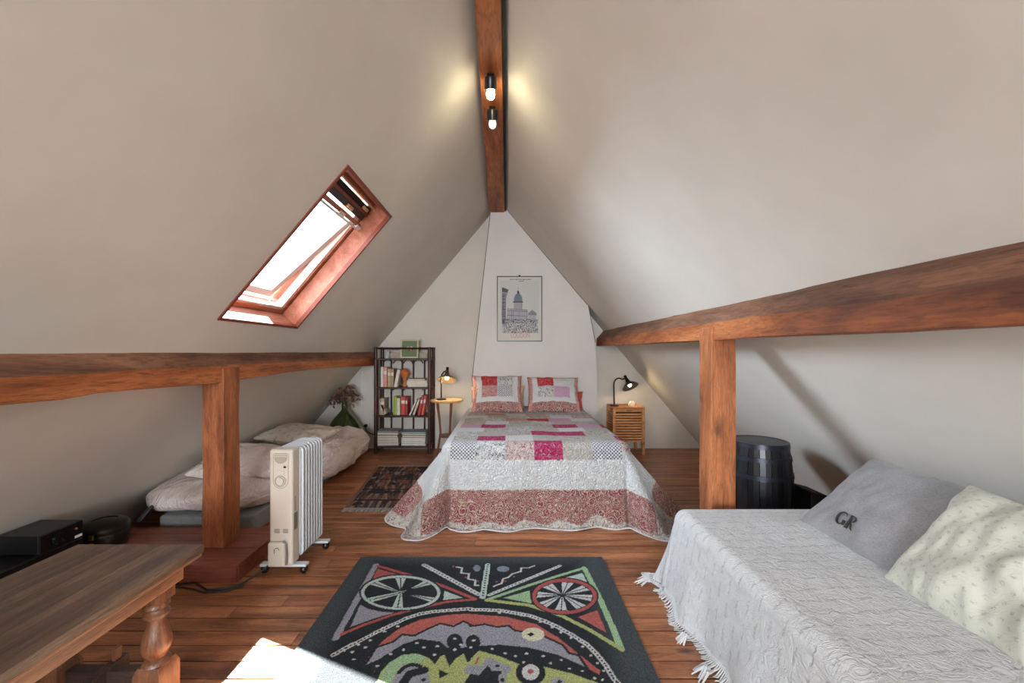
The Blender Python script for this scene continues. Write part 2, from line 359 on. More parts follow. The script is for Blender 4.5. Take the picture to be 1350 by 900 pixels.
def sprig_mat(name, base, mark, scale=22):
    m = NT(name); F = m.n('ShaderNodeAttribute', attribute_name='flat').outputs['Vector']
    mp = m.n('ShaderNodeMapping'); mp.inputs['Scale'].default_value = (scale, scale, scale); mp.inputs['Rotation'].default_value = (0, 0, .5); m.l(F, mp.inputs[0])
    vo = m.n('ShaderNodeTexVoronoi'); vo.inputs['Scale'].default_value = 1; vo.inputs['Randomness'].default_value = .12; m.l(mp.outputs[0], vo.inputs['Vector'])
    k = m.math('MULTIPLY', m.ramp(vo.outputs['Distance'], [(.16, (1, 1, 1, 1)), (.26, (0, 0, 0, 1))]), m.ramp(m.noise(F, 160, 2), [(.42, (0, 0, 0, 1)), (.55, (1, 1, 1, 1))]))
    m.l(m.mix(m.math('MULTIPLY', k, .6), base, mark), m.b.inputs['Base Color']); m.b.inputs['Roughness'].default_value = .8
    m.b.inputs['Specular IOR Level'].default_value = .2; m.bump(m.noise(F, 14, 4, .6, 1.0), .5, .012); return m.mat
M['sprig'] = sprig_mat('sprigged_cotton', srgb(198, 197, 182), srgb(150, 147, 138), 34)
M['sprig_beige'] = sprig_mat('spotted_cotton', srgb(204, 192, 180), srgb(128, 104, 92), 14)

# ------------------------------------------------------------------ the room shell
XR, ZR, SL = -0.11, 3.0, 1.183            # ridge position and roof slope
YB, YF = 5.08, -3.2                       # far and near gable
ang = math.atan(SL); ca_, sa_ = math.cos(ang), math.sin(ang)
def roof(side, holes, name):
    # board surface in (y, s) with s measured down the slope from the ridge; thickness T outwards
    T = .30; ex = Vector((0, 1, 0)); ed = Vector((side*ca_, 0, -sa_)); en = Vector((side*sa_, 0, ca_)); o = Vector((XR, 0, ZR)); S = 3.0/sa_+.05
    m = MB()
    def panel(y0, y1, s0, s1):
        q = [o+ex*y+ed*s for y, s in ((y0, s0), (y1, s0), (y1, s1), (y0, s1))]
        m.add(q+[p+en*T for p in q], [(0,1,2,3), (7,6,5,4), (0,4,5,1), (1,5,6,2), (2,6,7,3), (3,7,4,0)])
    y = YF
    for (a, b, s0, s1) in sorted(holes):
        panel(y, a, 0, S); panel(a, b, 0, s0); panel(a, b, s1, S); y = b
    panel(y, YB+.2, 0, S)
    ob = m.build(name, M['plaster'], origin=(XR+side*1.2, 2, 1.5)); tag(ob, kind='structure'); return ob
s_of = lambda z: (3.0-z)/sa_
HL = (2.11, 2.91, s_of(2.160), s_of(1.366))      # the roof window in view
roof(-1, [HL], 'ceiling_left'); roof(1, [], 'ceiling_right')

# gables
xl, xr = XR-3/SL, XR+3/SL
m = MB(); m.prism([(xl-.4, -.1), (xr+.4, -.1), (xr+.4, .0), (XR, 3.35), (xl-.4, 0)], YB, YB+.15)
tag(m.build('wall_back', M['plaster_wall'], origin=(XR, YB, 0)), kind='structure')
# near gable with a window opening
m = MB(); y0, y1 = YF-.12, YF; wx0, wx1, wz0, wz1 = -1.15, .35, .70, 2.0
def zroof(x): return 3.1-abs(x-XR)*SL
for a, b in ((xl-.3, wx0), (wx1, xr+.3)):
    m.prism([(a, -.05), (b, -.05), (b, max(zroof(b), 0.05)), (a, max(zroof(a), 0.0))], y0, y1)
m.prism([(wx0, -.05), (wx1, -.05), (wx1, wz0), (wx0, wz0)], y0, y1)
m.prism([(wx0, wz1), (wx1, wz1), (wx1, zroof(wx1)), (XR, 3.1), (wx0, max(zroof(wx0), wz1+.02))], y0, y1)
tag(m.build('wall_front', M['plaster_wall'], origin=(XR, YF, 0)), kind='structure')
w2 = MB()
for z in (wz0, wz1): w2.bb(wx0, wx1, y0, y1-.02, z-.03, z+.03)
for x in (wx0, wx1, (wx0+wx1)/2): w2.bb(x-.03, x+.03, y0, y1-.02, wz0, wz1)
tag(w2.build('window_2', M['white_paint']), kind='structure')

# chimney breast: flat front, tapering left edge
YC = 4.80
cb = MB()
pl = [(-.43, 0), (.98, 0), (1.075, .0), (1.075, 1.02), (1.035, 1.36), (.965, 1.72), (-.07, 2.95), (-.185, 2.83), (-.355, 1.03)]
pl = [(-.41, 0), (1.06, 0), (1.06, .95), (1.04, 1.30), (.955, 1.742), (-.10, 2.99), (-.185, 2.85), (-.40, .90)]
cb.prism(pl, YC, YB+.02)
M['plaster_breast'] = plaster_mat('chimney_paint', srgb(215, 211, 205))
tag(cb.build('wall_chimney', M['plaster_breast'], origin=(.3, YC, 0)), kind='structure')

# thin grey strips put in for the gap and shadow line around the chimney
mt = plain('gap_shadow_grey', srgb(96, 88, 80), .9)
def gap_strip(name, a, b, w, y):
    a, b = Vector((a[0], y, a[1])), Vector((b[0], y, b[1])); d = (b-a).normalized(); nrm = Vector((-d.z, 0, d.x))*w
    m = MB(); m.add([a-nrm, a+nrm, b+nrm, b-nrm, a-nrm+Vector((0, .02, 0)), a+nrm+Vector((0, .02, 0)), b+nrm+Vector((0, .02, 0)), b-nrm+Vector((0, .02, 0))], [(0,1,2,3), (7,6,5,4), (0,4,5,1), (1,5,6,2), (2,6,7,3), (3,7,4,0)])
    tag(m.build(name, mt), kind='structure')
gap_strip('gap_shadow_2', (-.4045, .6), (-.4045, .9), .003, YC-.001); gap_strip('gap_shadow_2', (-.404, .9), (-.190, 2.84), .0035, YC-.001)
gap_strip('gap_shadow_3', (-.02, 2.885), (.945, 1.745), .003, YC-.002); gap_strip('gap_shadow_4', (.955, 1.74), (1.04, 1.30), .003, YC-.001)

# floor: dark slab plus every board
m = MB(); m.bb(-2.9, 2.7, YF, YB+.1, -.12, -.022)
fl = tag(m.build('floor', M['subfloor'], origin=(0, 0, 0)), kind='structure')
PW = .0855; yy = YF; row = 0
while yy < YB:
    y1_ = min(yy+PW, YB); x = -2.72-random.random()*1.2
    while x < 2.45:
        Lb = 1.5+random.random()*1.3; a = max(x, -2.7); b = min(x+Lb, 2.47)
        if b-a > .05:
            q = MB(); dz = random.uniform(-.0006, .0006); g = .0020; c = .0014
            X0, X1, Y0, Y1 = a+g*.5, b-g*.5, yy+g, y1_-g
            q.add([(X0, Y0, -.021), (X1, Y0, -.021), (X1, Y1, -.021), (X0, Y1, -.021), (X0, Y0, dz-c), (X1, Y0, dz-c), (X1, Y1, dz-c), (X0, Y1, dz-c),
                   (X0, Y0+c, dz), (X1, Y0+c, dz), (X1, Y1-c, dz), (X0, Y1-c, dz)],
                  [(3,2,1,0), (0,1,5,4), (1,2,6,5), (2,3,7,6), (3,0,4,7), (4,5,9,8), (6,7,11,10), (8,9,10,11), (5,6,10,9), (7,4,8,11)])
            q.m = [0, 1, 1, 1, 1, 0, 0, 0, 0, 0]; q.build('plank', [M['floor'], M['subfloor']], fl, origin=((a+b)/2, (yy+y1_)/2, 0))
        x += Lb
    yy = y1_; row += 1

# ------------------------------------------------------------------ timbers
def timber(name, label, poly, y0, y1, mat, amp=.006, cat='beam', side=1, low=()):
    # polygon section swept along y with hewn, wandering arrises
    n = 70; k = len(poly); P = np.zeros((k, n, 3))
    for j in range(n):
        y = y0+(y1-y0)*j/(n-1)
        for i, (px, pz) in enumerate(poly):
            w = noise.noise(Vector((i*3.7, y*1.3, 1.1)))*amp + noise.noise(Vector((i*5.1, y*5.0, 4.1)))*amp*.35
            w2_ = noise.noise(Vector((i*2.3, y*1.1, 9.1)))*amp + noise.noise(Vector((i*2.9, y*6.0, 7.7)))*amp*.4
            P[i, j] = (px+w, y, pz+w2_)
            if i in low: P[i, j, 2] += low[i](y)
    m = MB(); vs = [tuple(P[i, j]) for j in range(n) for i in range(k)]
    fs = [(j*k+i, j*k+(i+1) % k, (j+1)*k+(i+1) % k, (j+1)*k+i) for j in range(n-1) for i in range(k)]
    fs += [tuple(range(k))[::-1], tuple((n-1)*k+i for i in range(k))]
    m.add(vs, fs); m.m = [1 if (q < (n-1)*k and q % k == 0) else 0 for q in range(len(fs))]; ob = m.build(name, mat, origin=((poly[0][0]), (y0+y1)/2, poly[1][1]), bevel=.004)
    return tag(ob, label, cat)
lw = {2: (lambda y: .012*math.sin(y*2.2)-(.012 if y < 1.6 else 0)), 3: (lambda y: .012*math.sin(y*2.2)-(.012 if y < 1.6 else 0))}
timber('purlin_beam', 'long rough-hewn oak beam along the foot of the left roof slope', [(-1.645, 1.205), (-1.60, 1.118), (-1.602, 1.04), (-1.765, 1.04)], YF+.02, YB-.01, [M['beam'], M['beam_top']], .008, low=lw)
timber('purlin_beam', 'heavy orange oak beam along the right roof slope above the daybed', [(1.195, 1.455), (1.108, 1.355), (1.11, 1.262), (1.335, 1.268)], YF+.02, YB-.01, [M['beam'], M['beam_top']], .008)
# ridge beam, slightly wider at the far end
m = MB(); n = 40; vs = []
for j in range(n):
    y = YF+.02+(YC-.01-YF)*j/(n-1); xlft = -.150-.019*max(0, (y-1.9))+noise.noise(Vector((0, y*1.5, 0)))*.008
    for (x, z) in ((xlft, 2.83), (-.026, 2.83), (-.026, 2.90), (xlft, 2.875)): vs.append((x, y, z+noise.noise(Vector((x*9, y*2, 3)))*.004))
m.add(vs, [(j*4+i, j*4+(i+1) % 4, (j+1)*4+(i+1) % 4, (j+1)*4+i) for j in range(n-1) for i in range(4)]+[(3, 2, 1, 0), tuple((n-1)*4+i for i in range(4))])
tag(m.build('ridge_beam', M['beam'], origin=(-.1, 2, 2.83), bevel=.003), 'reddish oak ridge beam running along the peak of the ceiling', 'beam')
m = MB(); m.bb(-.025, -.006, YF+.02, YC-.02, 2.835, 2.87)  # solid black strip put in for the shaded gap beside the beam
tag(m.build('ridge_gap_shade', M['black_matt']), 'thin black strip for the shaded gap along the right side of the ridge beam', 'shade strip')

def post(label, x0, x1, y0, y1, z0, z1, side):
    # side=+1: inner face on the right (left post); mitred head
    n = 26; m = MB(); vs = []
    for j in range(n):
        z = z0+(z1-z0)*j/(n-1)
        for i, (x, y) in enumerate(((x0, y0), (x1, y0), (x1, y1), (x0, y1))):
            vs.append((x+noise.noise(Vector((i*4.2, z*3, 0)))*.006, y+noise.noise(Vector((i*6.1, z*3, 5)))*.005, z))
    m.add(vs, [(j*4+i, j*4+(i+1) % 4, (j+1)*4+(i+1) % 4, (j+1)*4+i) for j in range(n-1) for i in range(4)]+[(3, 2, 1, 0), tuple((n-1)*4+i for i in range(4))])
    return tag(m.build('timber_post', M['post'], bevel=.004), label, 'post')
pL = post('square oak post standing on the red-brown plinth at left', -1.712, -1.589, 2.30, 2.44, .094, 1.105, 1)
pR = post('square oak post between the daybed and the black cask', 1.096, 1.226, 2.19, 2.335, 0, 1.33, -1)
# plinth over the tie beam
pt = thing('timber_plinth', 'low red-brown boarded plinth under the left oak post', 'plinth', (-1.9, 2.35, 0))
m = MB(); m.prism([(-2.54, 0), (-1.415, 0), (-1.415, .078), (-2.54, .078)], 2.135, 2.56); m.build('body', M['plinth'], pt)
for k in range(5):
    a = 2.12+k*.0915; m = MB(); m.bb(-2.55, -1.395, a+.0008, a+.0905, .0785, .093); m.build('board', M['plinth'], pt, bevel=.002, origin=(-1.9, a, .08))
m = MB(); m.bb(-2.55, -1.40, 2.121, 2.135, 0, .0785); m.build('front_board', M['plinth'], pt, bevel=.002)
m = MB(); m.bb(-1.415, -1.398, 2.135, 2.56, 0, .0785); m.build('end_board', M['plinth'], pt, bevel=.002)

# ------------------------------------------------------------------ roof window
def slope_pt(y, s, d, side=-1):
    return Vector((XR, 0, ZR))+Vector((0, 1, 0))*y+Vector((side*ca_, 0, -sa_))*s+Vector((side*sa_, 0, ca_))*d
def sbox(m, y0, y1, s0, s1, d0, d1, mi=0, tf=None, side=-1):
    q = [(y, s, d) for y in (y0, y1) for s in (s0, s1) for d in (d0, d1)]
    if tf: q = [tf(*p) for p in q]
    return m.add([slope_pt(*p, side) for p in q], [(0,1,3,2), (4,6,7,5), (0,4,5,1), (2,3,7,6), (0,2,6,4), (1,5,7,3)], mi)
def skylight(H, idx, detailed):
    y0, y1, s0, s1 = H; R = .135; t = .012
    root = MB()
    # thin red-brown trim where the lining meets the board
    w = .016
    for a in ((y0-w*.2, y1+w*.2, s0-w*.2, s0+w), (y0-w*.2, y1+w*.2, s1-w, s1+w*.2), (y0-w*.2, y0+w, s0+w, s1-w), (y1-w, y1+w*.2, s0+w, s1-w)):
        sbox(root, *a, -.006, .02)
    rt = tag(root.build('window_%d' % idx, M['red_trim'], origin=slope_pt((y0+y1)/2, (s0+s1)/2, 0)), kind='structure')
    # four lining boards
    for a in ((y0, y1, s0, s0+t), (y0, y1, s1-t, s1), (y0, y0+t, s0+t, s1-t), (y1-t, y1, s0+t, s1-t)):
        m = MB(); sbox(m, *a, .012, R); m.build('lining_board', M['skylight_wood'], rt, origin=slope_pt(a[0], a[2], 0))
    # outer frame
    f = .045; dd = R+.005
    for a in ((y0, y1, s0, s0+f), (y0, y1, s1-f, s1), (y0, y0+f, s0+f, s1-f), (y1-f, y1, s0+f, s1-f)):
        m = MB(); sbox(m, *a, dd, dd+.12); m.build('frame_rail', M['skylight_wood'], rt, origin=slope_pt(a[0], a[2], 0), bevel=.003)
    for a in ((y0+f-.012, y1-f+.012, s1-f-.014, s1-f), (y1-f-.012, y1-f, s0+f, s1-f)):
        m = MB(); sbox(m, *a, dd+.01, dd+.06); m.build('seal_strip', M['white_paint'], rt, origin=slope_pt(a[0], a[2], 0))
    # pivoting sash, a little open
    A = math.radians(8 if detailed else 4); sp = s0+.33*(s1-s0); dp = dd+.055
    def tf(y, s, d):
        u, v = s-sp, d-dp; return (y, sp+u*math.cos(A)-v*math.sin(A), dp+u*math.sin(A)+v*math.cos(A))
    g = .008+f; sw = .055
    ya, yb, sa2, sb = y0+g, y1-g, s0+g+.02, s1-g-.005
    for a in ((ya, yb, sa2, sa2+sw), (ya, yb, sb-sw, sb), (ya, ya+sw, sa2+sw, sb-sw), (yb-sw, yb, sa2+sw, sb-sw)):
        m = MB(); sbox(m, *a, dd+.03, dd+.08, tf=tf); m.build('sash_rail', M['sash_paint'], rt, origin=slope_pt(a[0], a[2], 0), bevel=.003)
    m = MB(); sbox(m, ya+sw, yb-sw, sa2+sw, sb-sw, dd+.052, dd+.062, tf=tf); m.build('glass_pane', M['pane'], rt)
    # grey outer flashing seen against the light
    for a in ((y0-.02, y0+.02, s0, s1), (y1-.012, y1+.03, s0, s1)):
        m = MB(); sbox(m, *a, dd+.12, dd+.17); m.build('flashing', M['skylight_wood'] if a[0] > y0 else M['grey_metal'], rt)
    if detailed:
        # vent flap, handle bar and folded blind across the upper end
        m = MB(); sbox(m, y0+.05, y1-.05, s0+.185, s0+.215, .10, .125, tf=None); m.build('handle_bar', M['skylight_wood'], rt, bevel=.004)
        m = MB(); sbox(m, y0+.04, y1-.04, s0+.222, s0+.236, .095, .12); m.build('white_rail', M['white_paint'], rt)
        m = MB(); sbox(m, y0+.06, y1-.06, s0+.12, s0+.165, .11, .15); m.build('blind_cassette', M['black'], rt, bevel=.004)
        m = MB(); sbox(m, y0+.05, y1-.05, s0+.062, s0+.098, .115, .15); m.build('vent_slot', M['black_matt'], rt)
        m = MB(); sbox(m, y0+.05, y1-.05, s0+.10, s0+.122, .105, .14); m.build('brown_rail', M['red_trim'], rt, bevel=.003)
        m = MB(); sbox(m, y0+.04, y1-.04, s0+.040, s0+.050, .10, .13); m.build('pale_rail', M['pine_light'], rt)
        for yy_, ss_, mt in ((y0+.45, .135, 'pine_light'), (y0+.62, .075, 'pine_light'), (y1-.10, .20, 'white_paint'), (y0+.42, .20, 'white_paint')):
            m = MB(); sbox(m, yy_, yy_+.07, s0+ss_, s0+ss_+.022, .092, .11); m.build('catch', M[mt], rt, bevel=.003)
    return rt
skylight(HL, 1, True)

# ------------------------------------------------------------------ ridge spots
def spot(y, label, lit):
    t = thing('ceiling_spotlight', label, 'spotlight', (-.095, y, 2.83), 'spotlights on the ridge beam')
    x = -.095
    m = MB(); m.bb(x-.02, x+.02, y-.02, y+.03, 2.80, 2.83); m.build('bracket', M['black_metal'], t, bevel=.003)
    ax = Vector((0, .45, -.85)).normalized(); p = Vector((x, y-.03, 2.80))
    m = MB(); m.lathe([(.0, 0), (.034, 0), (.038, .02), (.038, .062), (.034, .062), (.032, .03), (0, .03)], p, 20, ax); m.build('housing', M['black_metal'], t, smooth=True)
    m = MB(); m.lathe([(.012, .03), (.020, .055), (.026, .085), (.022, .104), (.010, .114), (0, .116)], p, 20, ax)
    m.build('bulb', emit('spot_bulb_lit', (1, .87, .55, 1), 60) if lit else emit('spot_bulb_dim', (.80, 1, .92, 1), .6), t, smooth=True)
    return p+ax*.17
pb = spot(2.42, 'lit black spotlight on the ridge beam, nearer the camera', True)
point('spot_light', pb, .4, (1, .84, .58), .03)
spot(2.74, 'unlit black spotlight on the ridge beam, farther from the camera', False)

# ------------------------------------------------------------------ patterned cloth colours
WH, CR, MG = srgb(214, 214, 212)[:3], srgb(196, 190, 178)[:3], srgb(170, 36, 88)[:3]
def patch(kind):
    # (base, motif colour, weights of dots / sprigs / paisley)
    return {'white': (WH, WH, (0, 0, 0)), 'dots': (WH, srgb(92, 94, 120)[:3], (1, 0, 0)),
            'floral': (WH, srgb(96, 84, 96)[:3], (0, 1, 0)), 'pinkleaf': (srgb(206, 194, 186)[:3], srgb(162, 70, 84)[:3], (0, 1, 0)),
            'magenta': (MG, srgb(236, 220, 226)[:3], (0, .35, 0)), 'red': (srgb(190, 48, 56)[:3], srgb(230, 214, 210)[:3], (0, .3, 0)),
            'stone': (srgb(192, 188, 178)[:3], srgb(152, 146, 138)[:3], (0, .8, 0)), 'grey': (srgb(200, 196, 188)[:3], srgb(118, 108, 106)[:3], (0, 1, 0)),
            'lilac': (srgb(200, 160, 186)[:3], srgb(214, 196, 208)[:3], (0, .4, 0)), 'brown': (srgb(208, 196, 184)[:3], srgb(140, 48, 48)[:3], (0, 1, 0)),
            'paisley': (srgb(140, 68, 80)[:3], srgb(208, 190, 168)[:3], (0, .25, .75)), 'cream': (srgb(206, 202, 190)[:3], srgb(136, 70, 92)[:3], (0, .9, .0)),
            'rose': (srgb(196, 122, 124)[:3], srgb(212, 196, 182)[:3], (0, .3, .5))}[kind]
KINDS = ['white', 'dots', 'floral', 'pinkleaf', 'magenta', 'red', 'stone', 'grey', 'lilac', 'brown', 'paisley', 'cream', 'rose']
KI = {k: i for i, k in enumerate(KINDS)}
TA = np.array([patch(k)[0] for k in KINDS]); TB = np.array([patch(k)[1] for k in KINDS]); TP = np.array([patch(k)[2] for k in KINDS])
def pat_attrs(idx): return {'ca': TA[idx], 'cb': TB[idx], 'pat': TP[idx]}

# ------------------------------------------------------------------ the double bed
BX0, BX1, BY0, BY1, BZ = -.47, .89, 2.88, 4.76, .555
bed = thing('double_bed', 'double bed under a pink and white patchwork quilt against the chimney breast', 'bed', (.21, 3.8, 0))
m = MB(); m.bb(BX0+.05, BX1-.05, BY0+.06, BY1, .12, .30); m.build('bed_base', M['boxspring'], bed, bevel=.01)
m = MB(); m.bb(BX0+.03, BX1-.03, BY0+.04, BY1, .302, BZ-.03); m.build('mattress', M['sheet'], bed, bevel=.04, seg=4)
for x in (BX0+.12, BX1-.12):
    for y in (BY0+.14, BY1-.1):
        m = MB(); m.tube([(x, y, 0), (x, y, .12)], .025, 10); m.build('leg', M['brown_leg'], bed, smooth=True)
# quilt: top sheet + skirt
def sst(t): t = max(0, t); return t*t*(3-2*t)
def quilt():
    r = .075                                   # roll-over radius
    step = .0075
    # perimeter path (inner rounded rectangle), starting at head left, going to the foot, to head right
    xi0, xi1, yi0 = BX0+r, BX1-r, BY0+r
    pts = []
    ys = np.arange(BY1, yi0, -step)
    for y in ys: pts.append((xi0, y, -1, 0, 0, BY1-y))
    nc = 90
    for k in range(nc): a = k/nc*math.pi/2; pts.append((xi0, yi0, -math.cos(a), -math.sin(a), 1, 0))
    xs = np.arange(xi0, xi1, step)
    for x in xs: pts.append((x, yi0, 0, -1, 2, 0))
    for k in range(nc): a = k/nc*math.pi/2; pts.append((xi1, yi0, math.sin(a), -math.cos(a), 3, 0))
    for y in ys[::-1]: pts.append((xi1, y, 1, 0, 4, 0))
    n = len(pts); ns = 84; arc = r*math.pi/2
    P = np.zeros((n, ns, 3)); FU = np.zeros((n, ns, 2)); K = np.zeros((n, ns), int); per = 0
    for i, (x, y, nx, ny, seg, _) in enumerate(pts):
        if i:
            dx, dy = x-pts[i-1][0], y-pts[i-1][1]; per += math.hypot(dx, dy) if (dx or dy) else .52*math.pi/2/nc
        corner = seg in (1, 3)
        cw = 2*abs(nx*ny)                                     # 0 on sides, 1 at the corner diagonal
        Lmax = .515+(.10*cw if corner else 0)+.022*abs(math.sin(per*math.pi/.235))
        if seg == 2: Lmax = .512+.026*abs(math.sin(per*math.pi/.26))-.03*math.exp(-((x-.62)/.1)**2)
        if corner: Lmax -= .02*cw
        for j in range(ns):
            s = j/(ns-1)*(arc+Lmax)
            if s < arc: a = s/r; out = r*math.sin(a); dz = -r*(1-math.cos(a)); ex = s
            else:
                q = s-arc; ex = s
                fs_ = .16+.46*math.exp(-((y-BY0)/.85)**2)
                flare = fs_ if seg in (0, 4) else (.20 if seg == 2 else .20+.42*abs(nx)+.05*cw)
                fold = (math.sin(per*9.0+1.0)*.5+math.sin(per*17.0)*.3+math.sin(per*4.1+2)*.4)*(q**1.4)*.16
                if seg == 2: fold *= .45
                if corner:
                    a = math.atan2(abs(ny), abs(nx)); fold = (math.cos((a-1.05)*7.0)-.25)*(q**1.3)*.13*min(1, a*4, (math.pi/2-a)*5+.3)
                out = r+q*flare+fold; dz = -r-q*math.sqrt(max(.2, 1-flare**2))
            z = BZ+dz
            fo = out
            if z < .006: fo += (.006-z)*.7; z = .006+.004*math.sin(per*20)
            P[i, j] = (x+nx*fo, y+ny*fo, z)
            U = (abs(nx)*ex if seg != 2 else 0); V = (abs(ny)*ex if seg not in (0, 4) else 0)
            FU[i, j] = (x+math.copysign(U, nx) if U else x, y-V)
            # bands
            d = max(U, V); rem = (arc+Lmax)-s
            side = seg in (0, 4); t0 = .36
            if corner and min(U, V) > .30: kk = 'cream'
            elif d > t0: kk = 'paisley'
            else: kk = 'white'
            if rem < .060+.02*abs(math.sin(per*math.pi/.235)): kk = 'cream'
            K[i, j] = KI[kk]
            if seg == 2 and V < .16 and V >= 0: K[i, j] = -1
            if seg in (4, 3) and U < .10 and FU[i, j, 1] > BY0-.02: K[i, j] = -1
    # top
    gx = np.concatenate([xs, [xi1]]); gy = ys[::-1]
    TX, TY = np.meshgrid(gx, np.concatenate([[yi0], gy]), indexing='ij')
    TZ = np.full_like(TX, BZ)
    # ordering note: skirts share edge positions with the top sheet
    for a in range(TX.shape[0]):
        for b in range(TX.shape[1]):
            TZ[a, b] += .016*noise.noise(Vector((TX[a, b]*2.6, TY[a, b]*2.2, 3)))*sst(min(1, (TX[a, b]-xi0)*6, (xi1-TX[a, b])*6, (TY[a, b]-yi0)*6))
    layout = [  # from the foot upwards
        ['dots', 'floral', 'pinkleaf', 'magenta', 'stone', 'dots', 'brown'],
        ['grey', 'magenta', 'white', 'stone', 'grey', 'stone', 'magenta'],
        ['floral', 'stone', 'grey', 'magenta', 'magenta', 'grey', 'floral'],
        ['white', 'grey', 'floral', 'stone', 'white', 'stone', 'grey'],
        ['lilac', 'magenta', 'stone', 'grey', 'magenta', 'lilac', 'red'],
        ['stone', 'white', 'grey', 'floral', 'stone', 'grey', 'stone'],
        ['grey', 'floral', 'rose', 'red', 'lilac', 'white', 'floral'],
        ['white', 'stone', 'floral', 'grey', 'white', 'pinkleaf', 'dots'],
        ['grey', 'rose', 'white', 'stone', 'floral', 'grey', 'stone'],
        ['stone', 'white', 'grey', 'dots', 'stone', 'white', 'grey']]
    def kind_at(x, y):
        c = int(math.floor((x+.42)/.205)); q = y-(BY0-.085); rr = 0 if q < .165 else 1+int((q-.165)/.165)
        if rr % 2 == 1 and rr > 1: c = int(math.floor((x+.42-.03)/.205))
        if c < 0: return KI['white']
        return KI[layout[min(rr, 9)][min(c, 6)]]
    KT = np.array([[kind_at(TX[a, b], TY[a, b]) for b in range(TX.shape[1])] for a in range(TX.shape[0])])
    for i in range(n):
        for j in range(ns):
            if K[i, j] < 0: K[i, j] = kind_at(FU[i, j, 0], FU[i, j, 1])
    root = thing('patchwork_quilt', 'quilted pink, magenta and white patchwork bedspread draped over the double bed', 'quilt', (.21, 3.8, .02))
    root.location.z = 0
    top = grid_obj('quilt_top', np.stack([TX, TY, TZ], -1), M['quilt'], root, pat_attrs(KT), np.stack([TX, TY], -1))
    sk = grid_obj('quilt_skirt', P, M['quilt'], root, pat_attrs(K), FU)
    # piping along the scalloped hem
    m = MB(); m.tube([tuple(P[i, -1]) for i in range(0, n, 3)], .004, 6); m.build('hem_piping', M['fringe'], root, smooth=True, fix=False)
quilt()

# pillows
def pillow(name, label, cat, c, ex, ey, w, h, t, mat, kindf=None, seed=0, n=60, pinch=.07, wr=.010, parent=None, group=None, sag=0, colf=None, power=.45):
    ex = Vector(ex).normalized(); ey = Vector(ey); ey = (ey-ex*ey.dot(ex)).normalized(); en = ex.cross(ey)
    c = Vector(c); u = np.linspace(-1, 1, n); P = np.zeros((2*n-2, n, 3)); F = np.zeros((2*n-2, n, 2)); K = np.zeros((2*n-2, n), int); CO = np.zeros((2*n-2, n, 3))
    rows = [(uu, 1) for uu in u]+[(uu, -1) for uu in u[-2:0:-1]]
    for i, (a, sd) in enumerate(rows):
        for j, b in enumerate(u):
            X = w/2*a*(1-pinch*(1-b*b)); Y = h/2*b*(1-pinch*(1-a*a))
            th = t/2*(max(0, 1-a*a)*max(0, 1-b*b))**power
            e = min(1, th/(t*.2))
            nz = noise.noise(Vector((a*2.2+seed, b*2.2, sd)))*wr*1.4+noise.noise(Vector((a*6+seed, b*3.0, sd+3)))*wr*.6
            Z = sd*th+nz*e*sd + sag*(1-(b+1)/2)*0
            X += noise.noise(Vector((a*2, b*3+seed, 7)))*.008; Y += noise.noise(Vector((a*3, b*2+seed, 11)))*.008
            p = c+ex*X+ey*Y+en*Z; P[i, j] = p; F[i, j] = (X+seed, Y)
            if kindf: K[i, j] = KI[kindf(a, b, sd)]
            if colf: CO[i, j] = colf(X, Y, sd)
    at = pat_attrs(K) if kindf else ({'col': CO} if colf else None)
    o = grid_obj(name, P, mat, parent, at, F, closed_u=True, origin=None if parent else tuple(c))
    if parent is None: tag(o, label, cat, group)
    return o
def pk(spec):
    def f(a, b, sd):
        if abs(a) > .86 or b < -.62 or b > .93: return 'rose' if abs(a) > .86 or b > .93 else 'paisley'
        if abs(a) > .64 or b < -.36: return 'white'
        return spec[(0 if b > .28 else 1)][(0 if a < 0 else 1)]
    return f
tilt = Vector((0, .62, .78))
pillow('patchwork_pillow', 'patchwork pillow with a red top-left square, left of the pair on the double bed', 'pillow', (-.105, 4.50, .735), (1, .03, 0), tilt, .56, .48, .17, M['quilt_pillow'],
       pk([['red', 'floral'], ['rose', 'dots']]), 1, group=None)
pillow('patchwork_pillow', 'patchwork pillow with flowered and rose squares, right of the pair on the double bed', 'pillow', (.515, 4.52, .725), (1, -.03, -.01), tilt, .58, .46, .17, M['quilt_pillow'],
       pk([['red', 'white'], ['floral', 'lilac']]), 4)
# peach pillow shape added for warm light on the wall; salmon pillow end
pillow('rear_pillow_shape', 'pillow shape behind the left patchwork pillow, peach for the warm light on the wall', 'pillow', (-.10, 4.68, .66), (1, 0, 0), (0, .25, .97), .62, .30, .09, fabric('peach_glow', srgb(214, 170, 140), .85, 200, .05, .2, 2), seed=8)
pillow('rear_pillow_shape', 'salmon red pillow end showing behind the right patchwork pillow', 'pillow', (.58, 4.68, .625), (1, 0, 0), (0, .25, .97), .60, .24, .09, fabric('salmon_cloth', srgb(190, 78, 70), .85, 200, .08, .2, 2), seed=9)

